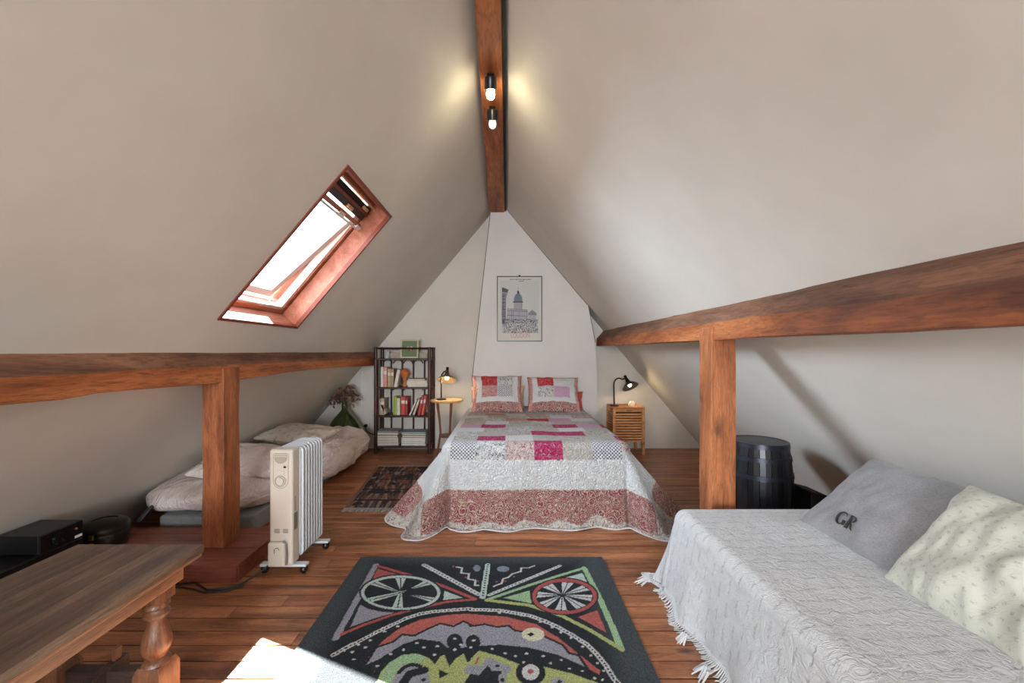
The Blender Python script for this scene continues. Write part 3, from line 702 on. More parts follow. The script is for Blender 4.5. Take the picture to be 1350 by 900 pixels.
# ------------------------------------------------------------------ poster on the chimney breast
def poly_mask(X, Y, poly):
    ins = np.zeros(X.shape, bool); n = len(poly)
    for i in range(n):
        x1, y1 = poly[i]; x2, y2 = poly[(i+1) % n]
        if y1 == y2: continue
        c = ((y1 > Y) != (y2 > Y)) & (X < (x2-x1)*(Y-y1)/(y2-y1)+x1); ins ^= c
    return ins
def line_dist(X, Y, pts):
    d = np.full(X.shape, 1e9)
    for (x1, y1), (x2, y2) in zip(pts[:-1], pts[1:]):
        L = (x2-x1)**2+(y2-y1)**2+1e-12; t = np.clip(((X-x1)*(x2-x1)+(Y-y1)*(y2-y1))/L, 0, 1)
        d = np.minimum(d, np.hypot(X-x1-t*(x2-x1), Y-y1-t*(y2-y1)))
    return d
def poster():
    x0, x1, z0, z1 = -.105, .405, 1.325, 2.070; YP = YC-.008
    t = thing('framed_poster', 'thin black framed poster of a domed building on the chimney breast', 'poster', ((x0+x1)/2, YC, z0))
    nx, nz = 170, 250; u = np.linspace(0, 1, nx); v = np.linspace(0, 1, nz); U, V = np.meshgrid(u, v, indexing='ij')   # V up
    col = np.zeros((nx, nz, 3)); col[:] = srgb(216, 211, 200)[:3]
    def paint(mask, c): col[mask] = srgb(*c)[:3]
    sk = (U > .06) & (U < .95) & (V > .12) & (V < .94); paint(sk, (208, 205, 198))
    G = lambda q: [(a, 1-b) for a, b in q]
    paint(poly_mask(U, V, G([(.10, .17), (.24, .21), (.22, .27), (.19, .34), (.19, .74), (.09, .74)])), (158, 150, 160))
    paint(poly_mask(U, V, G([(.10, .16), (.25, .20), (.22, .245), (.10, .235)])), (92, 100, 98))
    for k in range(26):
        yy_ = .27+k*.018; paint(line_dist(U, V, G([(.10, yy_), (.18, yy_+.01*math.sin(k*2.1))])) < .0045, (84, 74, 92))
    dome = [(.37, .385), (.37, .34), (.385, .30), (.41, .275), (.44, .262), (.50, .262), (.53, .28), (.555, .31), (.565, .345), (.565, .385)]
    paint(poly_mask(U, V, G(dome)), (128, 142, 148))
    for k in range(6): paint(line_dist(U, V, G([(.39+k*.031, .38), (.43+k*.016, .27)])) < .003, (88, 100, 106))
    paint(poly_mask(U, V, G([(.445, .262), (.45, .22), (.49, .22), (.495, .262)])), (70, 82, 84)); paint(line_dist(U, V, G([(.468, .22), (.468, .165)])) < .004, (70, 80, 84))
    paint(poly_mask(U, V, G([(.35, .385), (.585, .385), (.585, .402), (.35, .402)])), (92, 84, 98))
    paint(poly_mask(U, V, G([(.37, .402), (.565, .402), (.565, .52), (.37, .52)])), (188, 176, 182))
    for k in range(7): paint(line_dist(U, V, G([(.38+k*.029, .41), (.38+k*.029, .51)])) < .004, (118, 106, 124))
    paint(poly_mask(U, V, G([(.22, .50), (.70, .52), (.70, .72), (.20, .72)])), (186, 180, 184))
    paint(poly_mask(U, V, G([(.70, .57), (.79, .515), (.89, .57), (.89, .60), (.70, .60)])), (142, 142, 148)); paint(poly_mask(U, V, G([(.71, .60), (.88, .60), (.88, .70), (.71, .70)])), (184, 176, 180))
    for k in range(11): paint(line_dist(U, V, G([(.23+k*.043, .53), (.23+k*.043, .69)])) < .004, (118, 112, 126))
    for yy_ in (.50, .525, .60): paint(line_dist(U, V, G([(.22, yy_), (.68, yy_+.02)])) < .004, (104, 98, 110))
    NZ = np.array([[noise.noise(Vector((a*26, b*26*1.45, 2))) for b in v] for a in u]); N2 = np.array([[noise.noise(Vector((a*60, b*85, 5))) for b in v] for a in u])
    band = (V < 1-.66) & (V > 1-.88) & (U > .10+.1*(1-V-.66)) & (U < .92)
    paint(band & (NZ > .02) & (N2 > -.1), (44, 56, 60)); paint(band & (NZ < -.22), (150, 148, 150)); paint(band & (NZ > .15) & (N2 > .15), (120, 100, 124))
    # small lettering line at the top and the pale red title
    x = .28
    while x < .76:
        w = random.choice([.018, .03, .045]); paint(poly_mask(U, V, G([(x, .033), (x+w, .033), (x+w, .048), (x, .048)])), (88, 82, 78)); x += w+.012
    paint(poly_mask(U, V, G([(.48, .062), (.60, .062), (.60, .070), (.48, .070)])), (110, 104, 98))
    grid_obj('print', np.stack([x0+(x1-x0)*U, np.full_like(U, YP-.004), z0+(z1-z0)*V], -1), M['print'], t, {'col': col})
    cu = bpy.data.curves.new('title', 'FONT'); cu.body = 'LOUDUN'; cu.size = .062; cu.align_x = 'CENTER'; cu.extrude = .0004; cu.space_character = 1.0
    tmp = bpy.data.objects.new('tmp', cu); C.objects.link(tmp); bpy.context.view_layer.update()
    me = bpy.data.meshes.new_from_object(tmp.evaluated_get(bpy.context.evaluated_depsgraph_get())); bpy.data.objects.remove(tmp)
    o = bpy.data.objects.new('title_lettering', me); me.materials.append(plain('pale_red_ink', srgb(206, 140, 134), .6)); C.objects.link(o); o.parent = t
    o.rotation_euler = (math.pi/2, 0, 0); o.scale = (.86, 1.25, 1); o.location = Vector((.16, YP-.0055, z0+.035))-t.location
    m = MB(); b = .009
    for a in ((x0-b, x1+b, z0-b, z0), (x0-b, x1+b, z1, z1+b), (x0-b, x0, z0, z1), (x1, x1+b, z0, z1)): m.bb(a[0], a[1], YC-.02, YC-.001, a[2], a[3])
    m.build('frame', M['black_metal'], t, bevel=.001)
    m = MB(); m.bb(x0, x1, YC-.016, YC-.0145, z0, z1); m.build('glass', M['poster_glass'], t)
    m = MB(); m.bb(.15-.012, .15+.012, YC-.018, YC-.001, z1+b, z1+b+.012); m.build('hanger', M['black_metal'], t)
poster()

# ------------------------------------------------------------------ bookcase and what stands on it
bc = thing('rattan_bookcase', 'dark brown rattan bookcase full of books against the back wall', 'bookcase', (-1.22, 4.94, 0))
BXa, BXb, BYa, BYb = -1.535, -.905, 4.80, 5.06
for x in (BXa, BXb):
    for y in (BYa, BYb):
        m = MB(); m.tube([(x, y, 0), (x, y, 1.25)], .020, 10)
        for z in (.11, .45, .78, 1.12, 1.235): m.lathe([(.018, -.012), (.023, -.006), (.023, .006), (.018, .012)], (x, y, z), 10)
        m.build('post', M['bamboo'], bc, smooth=True)
for z in (.09, .448, .78, 1.118):
    m = MB(); m.bb(BXa, BXb, BYa-.008, BYb+.008, z-.022, z-.002); m.build('shelf', M['bamboo'], bc, bevel=.004)
for y in (BYa, BYb):
    m = MB(); m.tube([(BXa, y, 1.235), (BXb, y, 1.235)], .012, 8); m.build('top_rail', M['bamboo'], bc, smooth=True)
for k in range(4):
    x = BXa+.11+k*.137
    m = MB(); m.tube([(x, BYb-.004, .09), (x, BYb-.004, 1.11)], .011, 8); m.build('back_slat', M['bamboo'], bc, smooth=True)
for (z0, z1) in ((.448, .77), (.78, 1.10)):
    for k in range(5):
        a = BXa+.015+k*.1255; m = MB(); pts = [(a+.0545-.0545*math.cos(q), BYb-.012, z1-.05+.045*math.sin(q)) for q in np.linspace(0, math.pi, 9)]
        m.tube(pts, .006, 6); m.build('back_arch', M['bamboo'], bc, smooth=True)
for (z0, z1) in ((.09, .43), (.448, .76), (.78, 1.10)):
    m = MB()
    for y in (BYa+.085, BYa+.17): m.tube([(BXb, y, z0), (BXb, y, z1)], .008, 8)
    m.tube([(BXb, BYa, z0+.06), (BXb, BYb, z1-.03)], .006, 6); m.build('side_slats', M['bamboo'], bc, smooth=True)
    m = MB()
    for y in (BYa+.085, BYa+.17): m.tube([(BXa, y, z0), (BXa, y, z1)], .008, 8)
    m.build('side_slats', M['bamboo'], bc, smooth=True)
def book(label, x, z, w, h, d, col, lean=0, y=4.84, flat=False, rz=0, group=None, name='book', cat='book'):
    # a cover wrapped round a page block; flat ones lie with their fore-edge to the room
    cov = plain('cover', srgb(*col), .5, var=.12, vs=30); m = MB(); c = .0055 if name == 'magazine' else .0025
    if flat:   # w = along x, h = thickness, d = depth
        m.bb(-w/2, w/2, 0, d, 0, c); m.bb(-w/2, w/2, 0, d, h-c, h); m.bb(-w/2, w/2, d-c, d, c, h-c); m.bb(-w/2+.003, w/2-.003, .003, d-c, c, h-c, 1)
    else:      # upright, spine to the room
        m.bb(0, c, 0, d, 0, h); m.bb(w-c, w, 0, d, 0, h); m.bb(c, w-c, 0, c, 0, h); m.bb(c, w-c, c, d-.004, .004, h-.004, 1)
        if w > .02: m.bb(c, w-c, -.0006, 0, h*.62, h*.80, 1)
    o = m.build(name, [cov, M['paper']], origin=(0, 0, 0)); o.location = (x, y, z); o.rotation_euler = (0, lean, rz); tag(o, label, cat, group); return o
X = lambda px, D=4.85: (px-668)/540*D
g = 'upright books on the second shelf of the bookcase'
Z2 = .780
book('tall white book at the left end of the second shelf', X(502.2), Z2, .030, .235, .16, (214, 206, 198), group=g)
book('tall pink book beside the white one on the second shelf', X(505.8), Z2, .042, .236, .16, (206, 142, 138), group=g)
book('beige and ochre book on the second shelf', X(511.3), Z2, .036, .215, .16, (176, 160, 122), group=g)
book('narrow tan book next to the beige one on the second shelf', X(515.6), Z2, .032, .214, .16, (158, 138, 106), group=g)
book('white book leaning right on the second shelf', X(519.4), Z2+.001, .034, .21, .15, (212, 208, 202), lean=.20, group=g)
# orange ornament
m = MB(); cx, cz = X(532.5), Z2
m.lathe([(.030, 0), (.034, .02), (.020, .06), (.028, .10), (.045, .14), (.050, .17), (.030, .20), (.012, .215), (0, .22)], (cx, 4.90, cz), 16)
for q in range(5): m.tube([(cx, 4.90, cz+.15), (cx+.05*math.cos(q*1.26), 4.90+.04*math.sin(q*1.26), cz+.17), (cx+.075*math.cos(q*1.26), 4.90+.05*math.sin(q*1.26), cz+.14)], [.012, .009, .004], 6)
tag(m.build('orange_ornament', plain('orange_glaze', srgb(196, 112, 58), .4, var=.2), smooth=True), 'knobbly orange ornament between the books on the second shelf', 'ornament')
g = 'books lying flat at the right of the second shelf'
zz = Z2
for k, (w, h, c, lb, dx) in enumerate([(.235, .022, (206, 202, 196), 'lowest pale book in the flat pile on the second shelf', 0), (.255, .020, (226, 222, 216), 'second book up, white, in the flat pile on the second shelf', -.004),
        (.245, .034, (188, 182, 172), 'thick grey-white book, third up in the flat pile on the second shelf', -.010), (.20, .018, (116, 92, 78), 'brown-backed book on top of the flat pile on the second shelf', -.012)]):
    book(lb, X(550.5)+dx, zz, w, h, .17, c, flat=True, rz=(-.03, .02, -.05, .06)[k], group=g); zz += h+.0006
Z3 = .4485; g = 'upright books on the third shelf of the bookcase'
for (px, w, h, c, ln, lb) in [(501.0, .052, .195, (176, 160, 134), 0, 'broad beige book at the left end of the third shelf'), (507.6, .020, .180, (204, 196, 188), -.42, 'thin white book leaning left on the third shelf'),
        (518.6, .018, .215, (150, 176, 66), 0, 'first of two lime green books on the third shelf, with the darker edge'), (520.9, .018, .215, (170, 196, 84), 0, 'second lime green book, beside the white one, on the third shelf'),
        (523.6, .036, .195, (208, 210, 198), 0, 'white book right of the green ones on the third shelf'), (529.0, .046, .215, (186, 66, 48), 0, 'thick brick red book in the middle of the third shelf'),
        (534.6, .026, .212, (150, 36, 40), 0, 'dark red book beside the thick brick red one'), (539.4, .018, .20, (206, 200, 190), .42, 'cream book leaning right, left of the leaning pair'),
        (544.0, .024, .205, (186, 172, 148), .34, 'beige book leaning right behind the cream one on the third shelf'), (550.6, .030, .23, (176, 50, 54), .20, 'crimson book leaning right near the end of the third shelf'),
        (555.4, .028, .235, (190, 74, 52), .16, 'orange-red book leaning at the right end of the third shelf')]:
    book(lb, X(px), Z3+(.0 if ln >= 0 else .0)+abs(math.sin(min(ln, 0)))*0, w, h, .15, c, lean=ln, group=g) if ln >= 0 else book(lb, X(px), Z3+w*math.sin(-ln)*0+.009, w, h, .15, c, lean=ln, group=g)
Z4 = .0905; g = 'magazines and papers piled on the bottom shelf'
places = ['lowest', 'second from bottom', 'third from bottom', 'fourth from bottom', 'fifth from bottom', 'topmost']
for side, x0, hs, cs in (('left', X(509.5), [.032, .030, .030, .028, .036, .012], [(196, 192, 186), (188, 180, 170), (206, 202, 196), (180, 176, 170), (70, 60, 58), (150, 150, 156)]),
                     ('right', X(545.8), [.020, .028, .044, .026, .022, .016], [(200, 198, 194), (178, 176, 172), (208, 206, 200), (120, 70, 56), (120, 146, 96), (130, 140, 156)])):
    zz = Z4
    for k, (h, c) in enumerate(zip(hs, cs)):
        cn = {(196,192,186): 'grey-white', (188,180,170): 'stone', (206,202,196): 'white', (180,176,170): 'pale grey', (70,60,58): 'dark', (150,150,156): 'black and white',
              (200,198,194): 'white', (178,176,172): 'grey', (208,206,200): 'thick white', (120,70,56): 'brown', (120,146,96): 'green', (130,140,156): 'colourful'}[c]
        book(f'{cn} magazine, {places[k]} in the {side} pile on the bottom shelf', x0+random.uniform(-.006, .006), zz, .285, h, .20, c, flat=True, y=4.82, rz=random.uniform(-.07, .07), group=g, name='magazine', cat='magazine')
        zz += h+.0006
# top of the bookcase
m = MB(); m.bb(X(513), X(562), 4.90, 5.03, 1.117, 1.185); tag(m.build('long_box', plain('cardboard_beige', srgb(178, 166, 150), .7), bevel=.004), 'long beige box on top of the bookcase behind the small picture', 'box')
m = MB(); m.lathe([(.0, 0), (.032, 0), (.036, .02), (.036, .055), (.024, .075), (.024, .085), (0, .09)], (X(509.5), 4.88, 1.117), 18)
tag(m.build('glass_jar', plain('pale_glass', srgb(176, 180, 180), .15, .0), smooth=True), 'small grey jar at the left on top of the bookcase', 'jar')
t = thing('small_picture', 'small green flower picture in a cream frame leaning on top of the bookcase', 'picture', (X(540, 4.83), 4.83, 1.119))
ex = Vector((1, 0, 0)); ey = Vector((0, .12, 1)).normalized(); o_ = Vector((X(528.3, 4.83), 4.815, 1.119)); w, h = .212, .222
fr = .018
m = MB()
for a in ((0, w, 0, fr), (0, w, h-fr, h), (0, fr, fr, h-fr), (w-fr, w, fr, h-fr)): m.plate([(a[0], a[2]), (a[1], a[2]), (a[1], a[3]), (a[0], a[3])], o_, ex, ey, .014)
m.build('frame', plain('cream_frame', srgb(196, 186, 150), .5), t, bevel=.002)
u = np.linspace(0, 1, 50); U, V = np.meshgrid(u, u, indexing='ij'); col = np.zeros((50, 50, 3)); col[:] = srgb(112, 128, 96)[:3]
for (cx, cy, r, c) in ((.38, .55, .10, (206, 196, 178)), (.52, .52, .09, (190, 100, 90)), (.62, .58, .08, (214, 206, 190)), (.60, .43, .07, (196, 120, 100)), (.45, .62, .06, (176, 150, 120)), (.68, .47, .05, (90, 60, 40)), (.48, .42, .05, (74, 88, 54))):
    col[(U-cx)**2+(V-cy)**2 < r*r] = srgb(*c)[:3]
Pp = np.array([[list(o_+ex*(fr+a*(w-2*fr))+ey*(fr+b*(h-2*fr))-ex.cross(ey)*-.006) for b in u] for a in u])
grid_obj('canvas', Pp, M['print'], t, {'col': col})

# ------------------------------------------------------------------ round side table and its lamp
tc = Vector((-.675, 4.62, 0))
rt = thing('round_side_table', 'small round pale wooden table between the bookcase and the double bed', 'side table', tc)
m = MB(); m.lathe([(0, .635), (.175, .635), (.183, .642), (.183, .650), (.178, .656), (0, .656)], tc, 40); m.build('table_top', M['pine_light'], rt, smooth=True)
for a in (-2.3, -1.05, 1.3):
    d = Vector((math.cos(a), math.sin(a), 0)); m = MB()
    m.tube([tc+d*.135+Vector((0, 0, .634)), tc+d*.105+Vector((0, 0, .45)), tc+d*.09+Vector((0, 0, .3)), tc+d*.15+Vector((0, 0, 0))], [.017, .013, .012, .014], 8); m.build('leg', M['brown_leg'], rt, smooth=True)
m = MB(); m.tube([tc+Vector((0, 0, .24)), tc+Vector((0, 0, .26))], .09, 16); m.build('lower_disc', M['brown_leg'], rt, smooth=True)

lamp_in = emit('lamp_bulb', (1, .86, .6, 1), 22); inner = plain('shade_inside', srgb(240, 226, 196), .5)
def desk_lamp(base, hp, top, shade_c, axis, label, power, shade_col, hs=.10, rs=.075, arc=None):
    t = thing('desk_lamp', label, 'lamp', base)
    m = MB(); m.lathe([(0, 0), (.052, 0), (.055, .006), (.05, .014), (.012, .02), (0, .021)], base, 24); m.build('base', M['black_metal'], t, smooth=True)
    m = MB(); m.tube(arc, .0085, 10); m.build('pole', M['black_metal'], t, smooth=True)
    ax = Vector(axis).normalized()
    m = MB(); m.lathe([(.0, -.014), (.014, -.014), (.020, 0), (.024, .02), (.034, .045), (rs*.72, hs*.68), (rs, hs), (rs-.003, hs), (rs*.70, hs*.68), (.030, .046), (.018, .022), (0, .02)], shade_c, 28, ax)
    m.build('lamp_shade', shade_col, t, smooth=True)
    m = MB(); p = Vector(shade_c)+ax*(hs*.72); m.lathe([(.008, -.035), (.016, -.022), (.022, 0), (.016, .018), (0, .024)], p, 14, ax); m.build('bulb', lamp_in, t, smooth=True)
    m = MB(); m.lathe([(.016, -.05), (.016, -.012), (0, -.012)], shade_c, 14, ax); m.build('socket', M['black_metal'], t, smooth=True)
    point('lamp_light', Vector(shade_c)+ax*(hs+.03), power, (1, .74, .42), .02)
b0 = Vector((-.735, 4.60, .656))
desk_lamp(b0, 0, 0, Vector((-.668, 4.60, .972)), (.0, -.45, -1), 'bronze desk lamp, lit, on the round side table', 3.0, plain('bronze_shade', srgb(92, 76, 56), .35, .5),   .10, .105,
          arc=[b0+Vector((0, 0, .01)), b0+Vector((0, 0, .22)), b0+Vector((.004, .0, .28)), b0+Vector((.03, .0, .315)), Vector((-.668, 4.605, .985))])

# ------------------------------------------------------------------ slatted bedside cabinet
NX0, NX1, NY0, NY1, NH = 1.23, 1.60, 4.74, 5.05, .555
nt = thing('bedside_cabinet', 'slatted honey pine bedside cabinet right of the double bed', 'cabinet', ((NX0+NX1)/2, (NY0+NY1)/2, 0))
for x in (NX0+.016, NX1-.016):
    for y in (NY0+.016, NY1-.016):
        m = MB(); m.bb(x-.016, x+.016, y-.016, y+.016, 0, NH-.02); m.build('leg', M['pine'], nt, bevel=.003)
for k in range(9):
    y0 = NY0+.0+k*.0345; m = MB(); m.bb(NX0, NX1, y0, y0+.029, NH-.018, NH); m.build('top_slat', M['pine'], nt, bevel=.002, origin=(NX0, y0, NH))
m = MB(); m.bb(NX0+.032, NX1-.032, NY0+.004, NY0+.02, NH-.055, NH-.02); m.build('top_rail', M['pine'], nt, bevel=.002)
zs = np.linspace(NH-.085, .16, 11)
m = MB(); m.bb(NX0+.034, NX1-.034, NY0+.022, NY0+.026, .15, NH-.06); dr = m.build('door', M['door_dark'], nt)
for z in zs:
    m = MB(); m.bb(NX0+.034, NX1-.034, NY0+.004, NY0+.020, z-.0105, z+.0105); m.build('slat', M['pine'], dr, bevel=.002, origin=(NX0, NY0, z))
m = MB(); m.tube([((NX0+NX1)/2-.03, NY0-.004, NH-.038), ((NX0+NX1)/2+.03, NY0-.004, NH-.038)], .005, 8); m.build('handle', M['brown_leg'], nt, smooth=True)
for z in zs:
    m = MB(); m.bb(NX0+.004, NX0+.018, NY0+.034, NY1-.034, z-.0105, z+.0105); m.build('side_slat', M['pine'], nt, bevel=.002, origin=(NX0, NY0, z))
    m = MB(); m.bb(NX1-.018, NX1-.004, NY0+.034, NY1-.034, z-.0105, z+.0105); m.build('side_slat', M['pine'], nt, bevel=.002, origin=(NX1, NY0, z))
m = MB(); m.bb(NX0+.02, NX1-.02, NY1-.02, NY1-.012, .12, NH-.03); m.build('back_panel', M['pine'], nt)
b1 = Vector((1.272, 4.84, NH))
desk_lamp(b1, 0, 0, Vector((1.415, 4.83, .870)), (.35, -.62, -1), 'black gooseneck desk lamp, lit, on the slatted bedside cabinet', 1.5, M['black_metal'], .105, .098,
          arc=[b1+Vector((0, 0, .01)), b1+Vector((-.006, 0, .25))]+[b1+Vector((.055-.062*math.cos(a), 0, .25+.078*math.sin(a))) for a in np.linspace(.3, 2.2, 8)]+[Vector((1.405, 4.83, .885))])
m = MB(); m.lathe([(0, 0), (.034, 0), (.040, .02), (.032, .045), (.014, .060), (0, .063)], (1.475, 4.83, NH), 12)
o = m.build('white_stone', plain('chalky_white', srgb(206, 198, 184), .7, var=.1), smooth=True); o.scale = (1.1, .8, 1); tag(o, 'small whitish stone ornament on the bedside cabinet beside the lamp', 'ornament')

# ------------------------------------------------------------------ far rug beside the bed
def small_rug():
    a = math.radians(4.5); x0, y0 = -1.235, 3.12; L, W = 1.12, .78; nu, nv = 150, 190
    u = np.linspace(0, W, nu); v = np.linspace(0, L, nv); U, V = np.meshgrid(u, v, indexing='ij')
    XX = x0+U*math.cos(a)-V*math.sin(a)*1.25+.0; YY = y0+V*math.cos(a)+U*math.sin(a)*0
    N = np.array([[noise.noise(Vector((p*9, q*7, 1))) for q in v] for p in u]); N2 = np.array([[noise.noise(Vector((p*30, q*6, 9))) for q in v] for p in u])
    col = np.zeros((nu, nv, 3)); col[:] = srgb(84, 70, 66)[:3]
    st = np.sin(U*170+np.sin(V*8)*2) > .1; col[st] = srgb(58, 48, 48)[:3]
    col[(N2 > .15)] = srgb(132, 112, 100)[:3]; col[(N > .25) & st] = srgb(128, 72, 58)[:3]; col[(N < -.3)] = srgb(46, 42, 46)[:3]
    for q in (.16, .42, .70, .95): col[np.abs(V-q) < .012] = srgb(40, 34, 36)[:3]
    e = (U < .03); col[e] = srgb(128, 96, 82)[:3]
    t = thing('woven_rug', 'small dark brown striped rug with pale fringe left of the double bed', 'rug', (-.9, 3.65, 0))
    grid_obj('rug_field', np.stack([XX, YY, np.full_like(XX, .010)], -1), M['rug'], t, {'col': col}, thick=.009)
    for (vv, s, nm) in ((0, -1, 'near_fringe'), (L, 1, 'far_fringe')):
        m = MB()
        for k in range(95):
            uu = W*k/94; bx = x0+uu-vv*math.sin(a)*1.25; by = y0+vv*math.cos(a)
            m.tube([(bx, by, .008), (bx+random.uniform(-.004, .004), by+s*.03, .006), (bx+random.uniform(-.01, .01), by+s*random.uniform(.05, .065), .003)], .0032, 4)
        o = m.build('fringe', plain('fringe_yarn', srgb(150, 146, 142) if s < 0 else srgb(176, 144, 108), .9), t, fix=False); o['kind'] = 'stuff'
small_rug()

# ------------------------------------------------------------------ the big patterned rug
def big_rug():
    Hc = 1.2-.014
    def fl(px, py): D = Hc*540/(py-463); return ((px-668)/540*D, D)
    Lc = lambda pts: [fl(380+x/5.192, 730+y/5.192) for x, y in pts]
    Rc = lambda pts: [fl(620+x/5.192, 730+y/5.192) for x, y in pts]
    X0, X1, Y0, Y1 = -.842, .549, .40, 2.365
    st = .0036; xs = np.arange(X0, X1+st, st); ys = np.arange((Y0+Y1)/2, Y1+st*.5, st)
    U, V = np.meshgrid(xs, ys, indexing='ij'); col = np.zeros(U.shape+(3,))
    BLK, LAV, RED, SAL, GRN, YEL, PAL, WHT = (40, 43, 46), (142, 142, 150), (160, 82, 78), (168, 92, 84), (146, 174, 136), (160, 166, 108), (172, 186, 178), (186, 186, 184)
    col[:] = srgb(*BLK)[:3]
    ew = np.clip(1-np.minimum(np.minimum(U-X0-.06, X1-.09-U), Y1-.0-V)/.10, 0, 1)[..., None]; col = col*(1-ew)+np.array(srgb(66, 72, 75)[:3])*ew
    def P(mask, c): col[mask] = srgb(*c)[:3]
    def fill(pts, c): P(poly_mask(U, V, pts), c)
    def line(pts, w, c): P(line_dist(U, V, pts) < w/2, c)
    def ell(f, cx, cy, rx, ry, n=48): return f([(cx+rx*math.cos(a), cy+ry*math.sin(a)) for a in np.linspace(0, 2*math.pi, n+1)])
    def dash(pts, w, c, c2=BLK, per=.022):
        line(pts, w, c); d = 0
        for (a, b), (e, f) in zip(pts[:-1], pts[1:]):
            L = math.hypot(e-a, f-b); k = 0
            while k < L:
                q = k/L; 
                P((U-a-(e-a)*q)**2+(V-b-(f-b)*q)**2 < (w*.20)**2, c2); k += per
    # left triangle
    line(Lc([(600, 75), (460, 330), (325, 575)]), .030, LAV)
    line(Lc([(615, 82), (850, 150), (1050, 215), (1280, 308)]), .019, RED)
    line(Lc([(1280, 310), (1100, 325), (900, 368), (700, 420), (500, 492), (365, 550)]), .017, RED)
    fill(Lc([(612, 100), (770, 145), (650, 160), (575, 175)]), RED)
    fill(Lc([(492, 345), (545, 375), (640, 395), (725, 400), (560, 450), (425, 500)]), LAV)
    fill(Lc([(1070, 252), (1195, 300), (1060, 315)]), PAL)
    fill(ell(Lc, 770, 265, 286, 127), BLK); fill(ell(Lc, 770, 265, 272, 118), PAL); fill(ell(Lc, 770, 265, 250, 103), BLK)
    for a in np.radians([-90, -42, 28, 95, 150, 222]):
        e1 = (770+248*math.cos(a-.15), 265+102*math.sin(a-.15)); e2 = (770+248*math.cos(a+.15), 265+102*math.sin(a+.15)); m0 = (770+245*math.cos(a), 265+100*math.sin(a))
        fill(Lc([(762, 258), (778, 270), e1, m0, e2]), PAL)
        line(Lc([(770, 265), m0]), .006, BLK)
    # right triangle
    line(Rc([(780, 95), (880, 290), (960, 470), (1035, 650)]), .028, GRN); line(Rc([(780, 95), (600, 150), (400, 215), (110, 315)]), .019, GRN)
    line(Rc([(110, 315), (400, 350), (620, 420), (820, 520), (1035, 652)]), .021, YEL)
    fill(Rc([(405, 250), (225, 300), (420, 338)]), GRN); fill(Rc([(650, 162), (768, 130), (805, 205)]), PAL); fill(Rc([(735, 430), (870, 385), (932, 540)]), SAL)
    fill(ell(Rc, 645, 290, 234, 129), BLK); fill(ell(Rc, 645, 290, 222, 122), RED); fill(ell(Rc, 645, 290, 196, 100), BLK)
    for a in np.arange(0, 2*math.pi, math.pi/4)+.12:
        fill(Rc([(630, 280), (645+192*math.cos(a-.22), 290+97*math.sin(a-.22)), (645+192*math.cos(a+.22), 290+97*math.sin(a+.22))]), WHT); line(Rc([(630, 280), (645+190*math.cos(a), 290+96*math.sin(a))]), .005, BLK)
    # rays
    dash(Lc([(930, 75), (1300, 275)]), .026, WHT); dash(Rc([(120, 75), (85, 295)]), .030, PAL); dash(Rc([(615, 80), (130, 280)]), .020, WHT)
    line(Lc([(1150, 88), (1190, 95), (1185, 130), (1235, 135), (1230, 170), (1280, 180), (1275, 215), (1300, 215)]), .011, WHT)
    line(Rc([(438, 80), (400, 95), (350, 95), (345, 120), (290, 135), (260, 160), (225, 170), (215, 200), (160, 222)]), .010, WHT)
    fill(ell(Rc, 225, 102, 42, 20), (120, 126, 140)); fill(ell(Rc, 45, 98, 25, 22), (120, 126, 140))
    for q in ((1215, 160), (1300, 185), (1245, 130), (1130, 85)): fill(ell(Lc, *q, 7, 5, 8), RED)
    for q in ((250, 115), (300, 155), (240, 185), (180, 190)): fill(ell(Rc, *q, 8, 5, 8), RED)
    # crescents
    dash(Lc([(310, 690), (400, 640), (500, 590), (600, 537), (700, 490), (800, 443), (900, 410), (1000, 393), (1100, 385), (1248, 374)])+Rc([(0, 380), (200, 385), (400, 420), (500, 455), (600, 500), (700, 556), (800, 620), (870, 690), (930, 765), (980, 850), (1010, 883), (1040, 960)]), .022, WHT, per=.016)
    up = Lc([(525, 740), (560, 690), (640, 600), (760, 510), (900, 450), (1100, 415), (1250, 407)])+Rc([(0, 410), (250, 430), (450, 480), (600, 570), (750, 690), (890, 800), (880, 825)])
    wav = Rc([(800, 780), (740, 690), (680, 680), (630, 620), (520, 570), (440, 530), (350, 530), (310, 525), (260, 490), (180, 500), (100, 480), (0, 495)])+Lc([(1250, 485), (1200, 460), (1130, 495), (1040, 475), (960, 510), (860, 560), (780, 550), (720, 600), (600, 640), (570, 690)])
    low = Lc([(620, 720), (780, 620), (900, 580), (1040, 600), (1090, 640), (1200, 640), (1250, 632)])+Rc([(0, 640), (60, 630), (200, 620), (400, 640), (600, 690), (780, 770), (862, 815)])
    fill(up+wav, SAL); fill(wav[::-1][::1]+low[::-1] if False else [p for p in wav]+[Lc([(528, 762)])[0]]+low, LAV); line(wav+Lc([(530, 750)]), .011, BLK)
    fill(ell(Lc, 1140, 600, 55, 55), BLK); fill(ell(Lc, 1265, 605, 50, 52), BLK)
    fill(ell(Rc, 430, 550, 78, 46), (200, 196, 170)); fill(ell(Rc, 415, 550, 26, 16, 4), BLK)
    # green-yellow creature at the bottom
    fill(Lc([(600, 883), (640, 800), (700, 735), (780, 690), (880, 680), (960, 710), (1005, 755), (1040, 700), (1070, 690), (1090, 740), (1105, 770), (1150, 710), (1200, 680), (1225, 740), (1250, 730)])+Rc([(0, 720), (60, 660), (200, 700), (350, 760), (500, 770), (700, 820), (870, 880), (980, 990), (980, 1100)])+Lc([(500, 1100)]), YEL)
    fill(Lc([(615, 883), (650, 800), (700, 735), (780, 690), (880, 680), (940, 705), (900, 740), (800, 745), (740, 800), (700, 900)]), GRN)
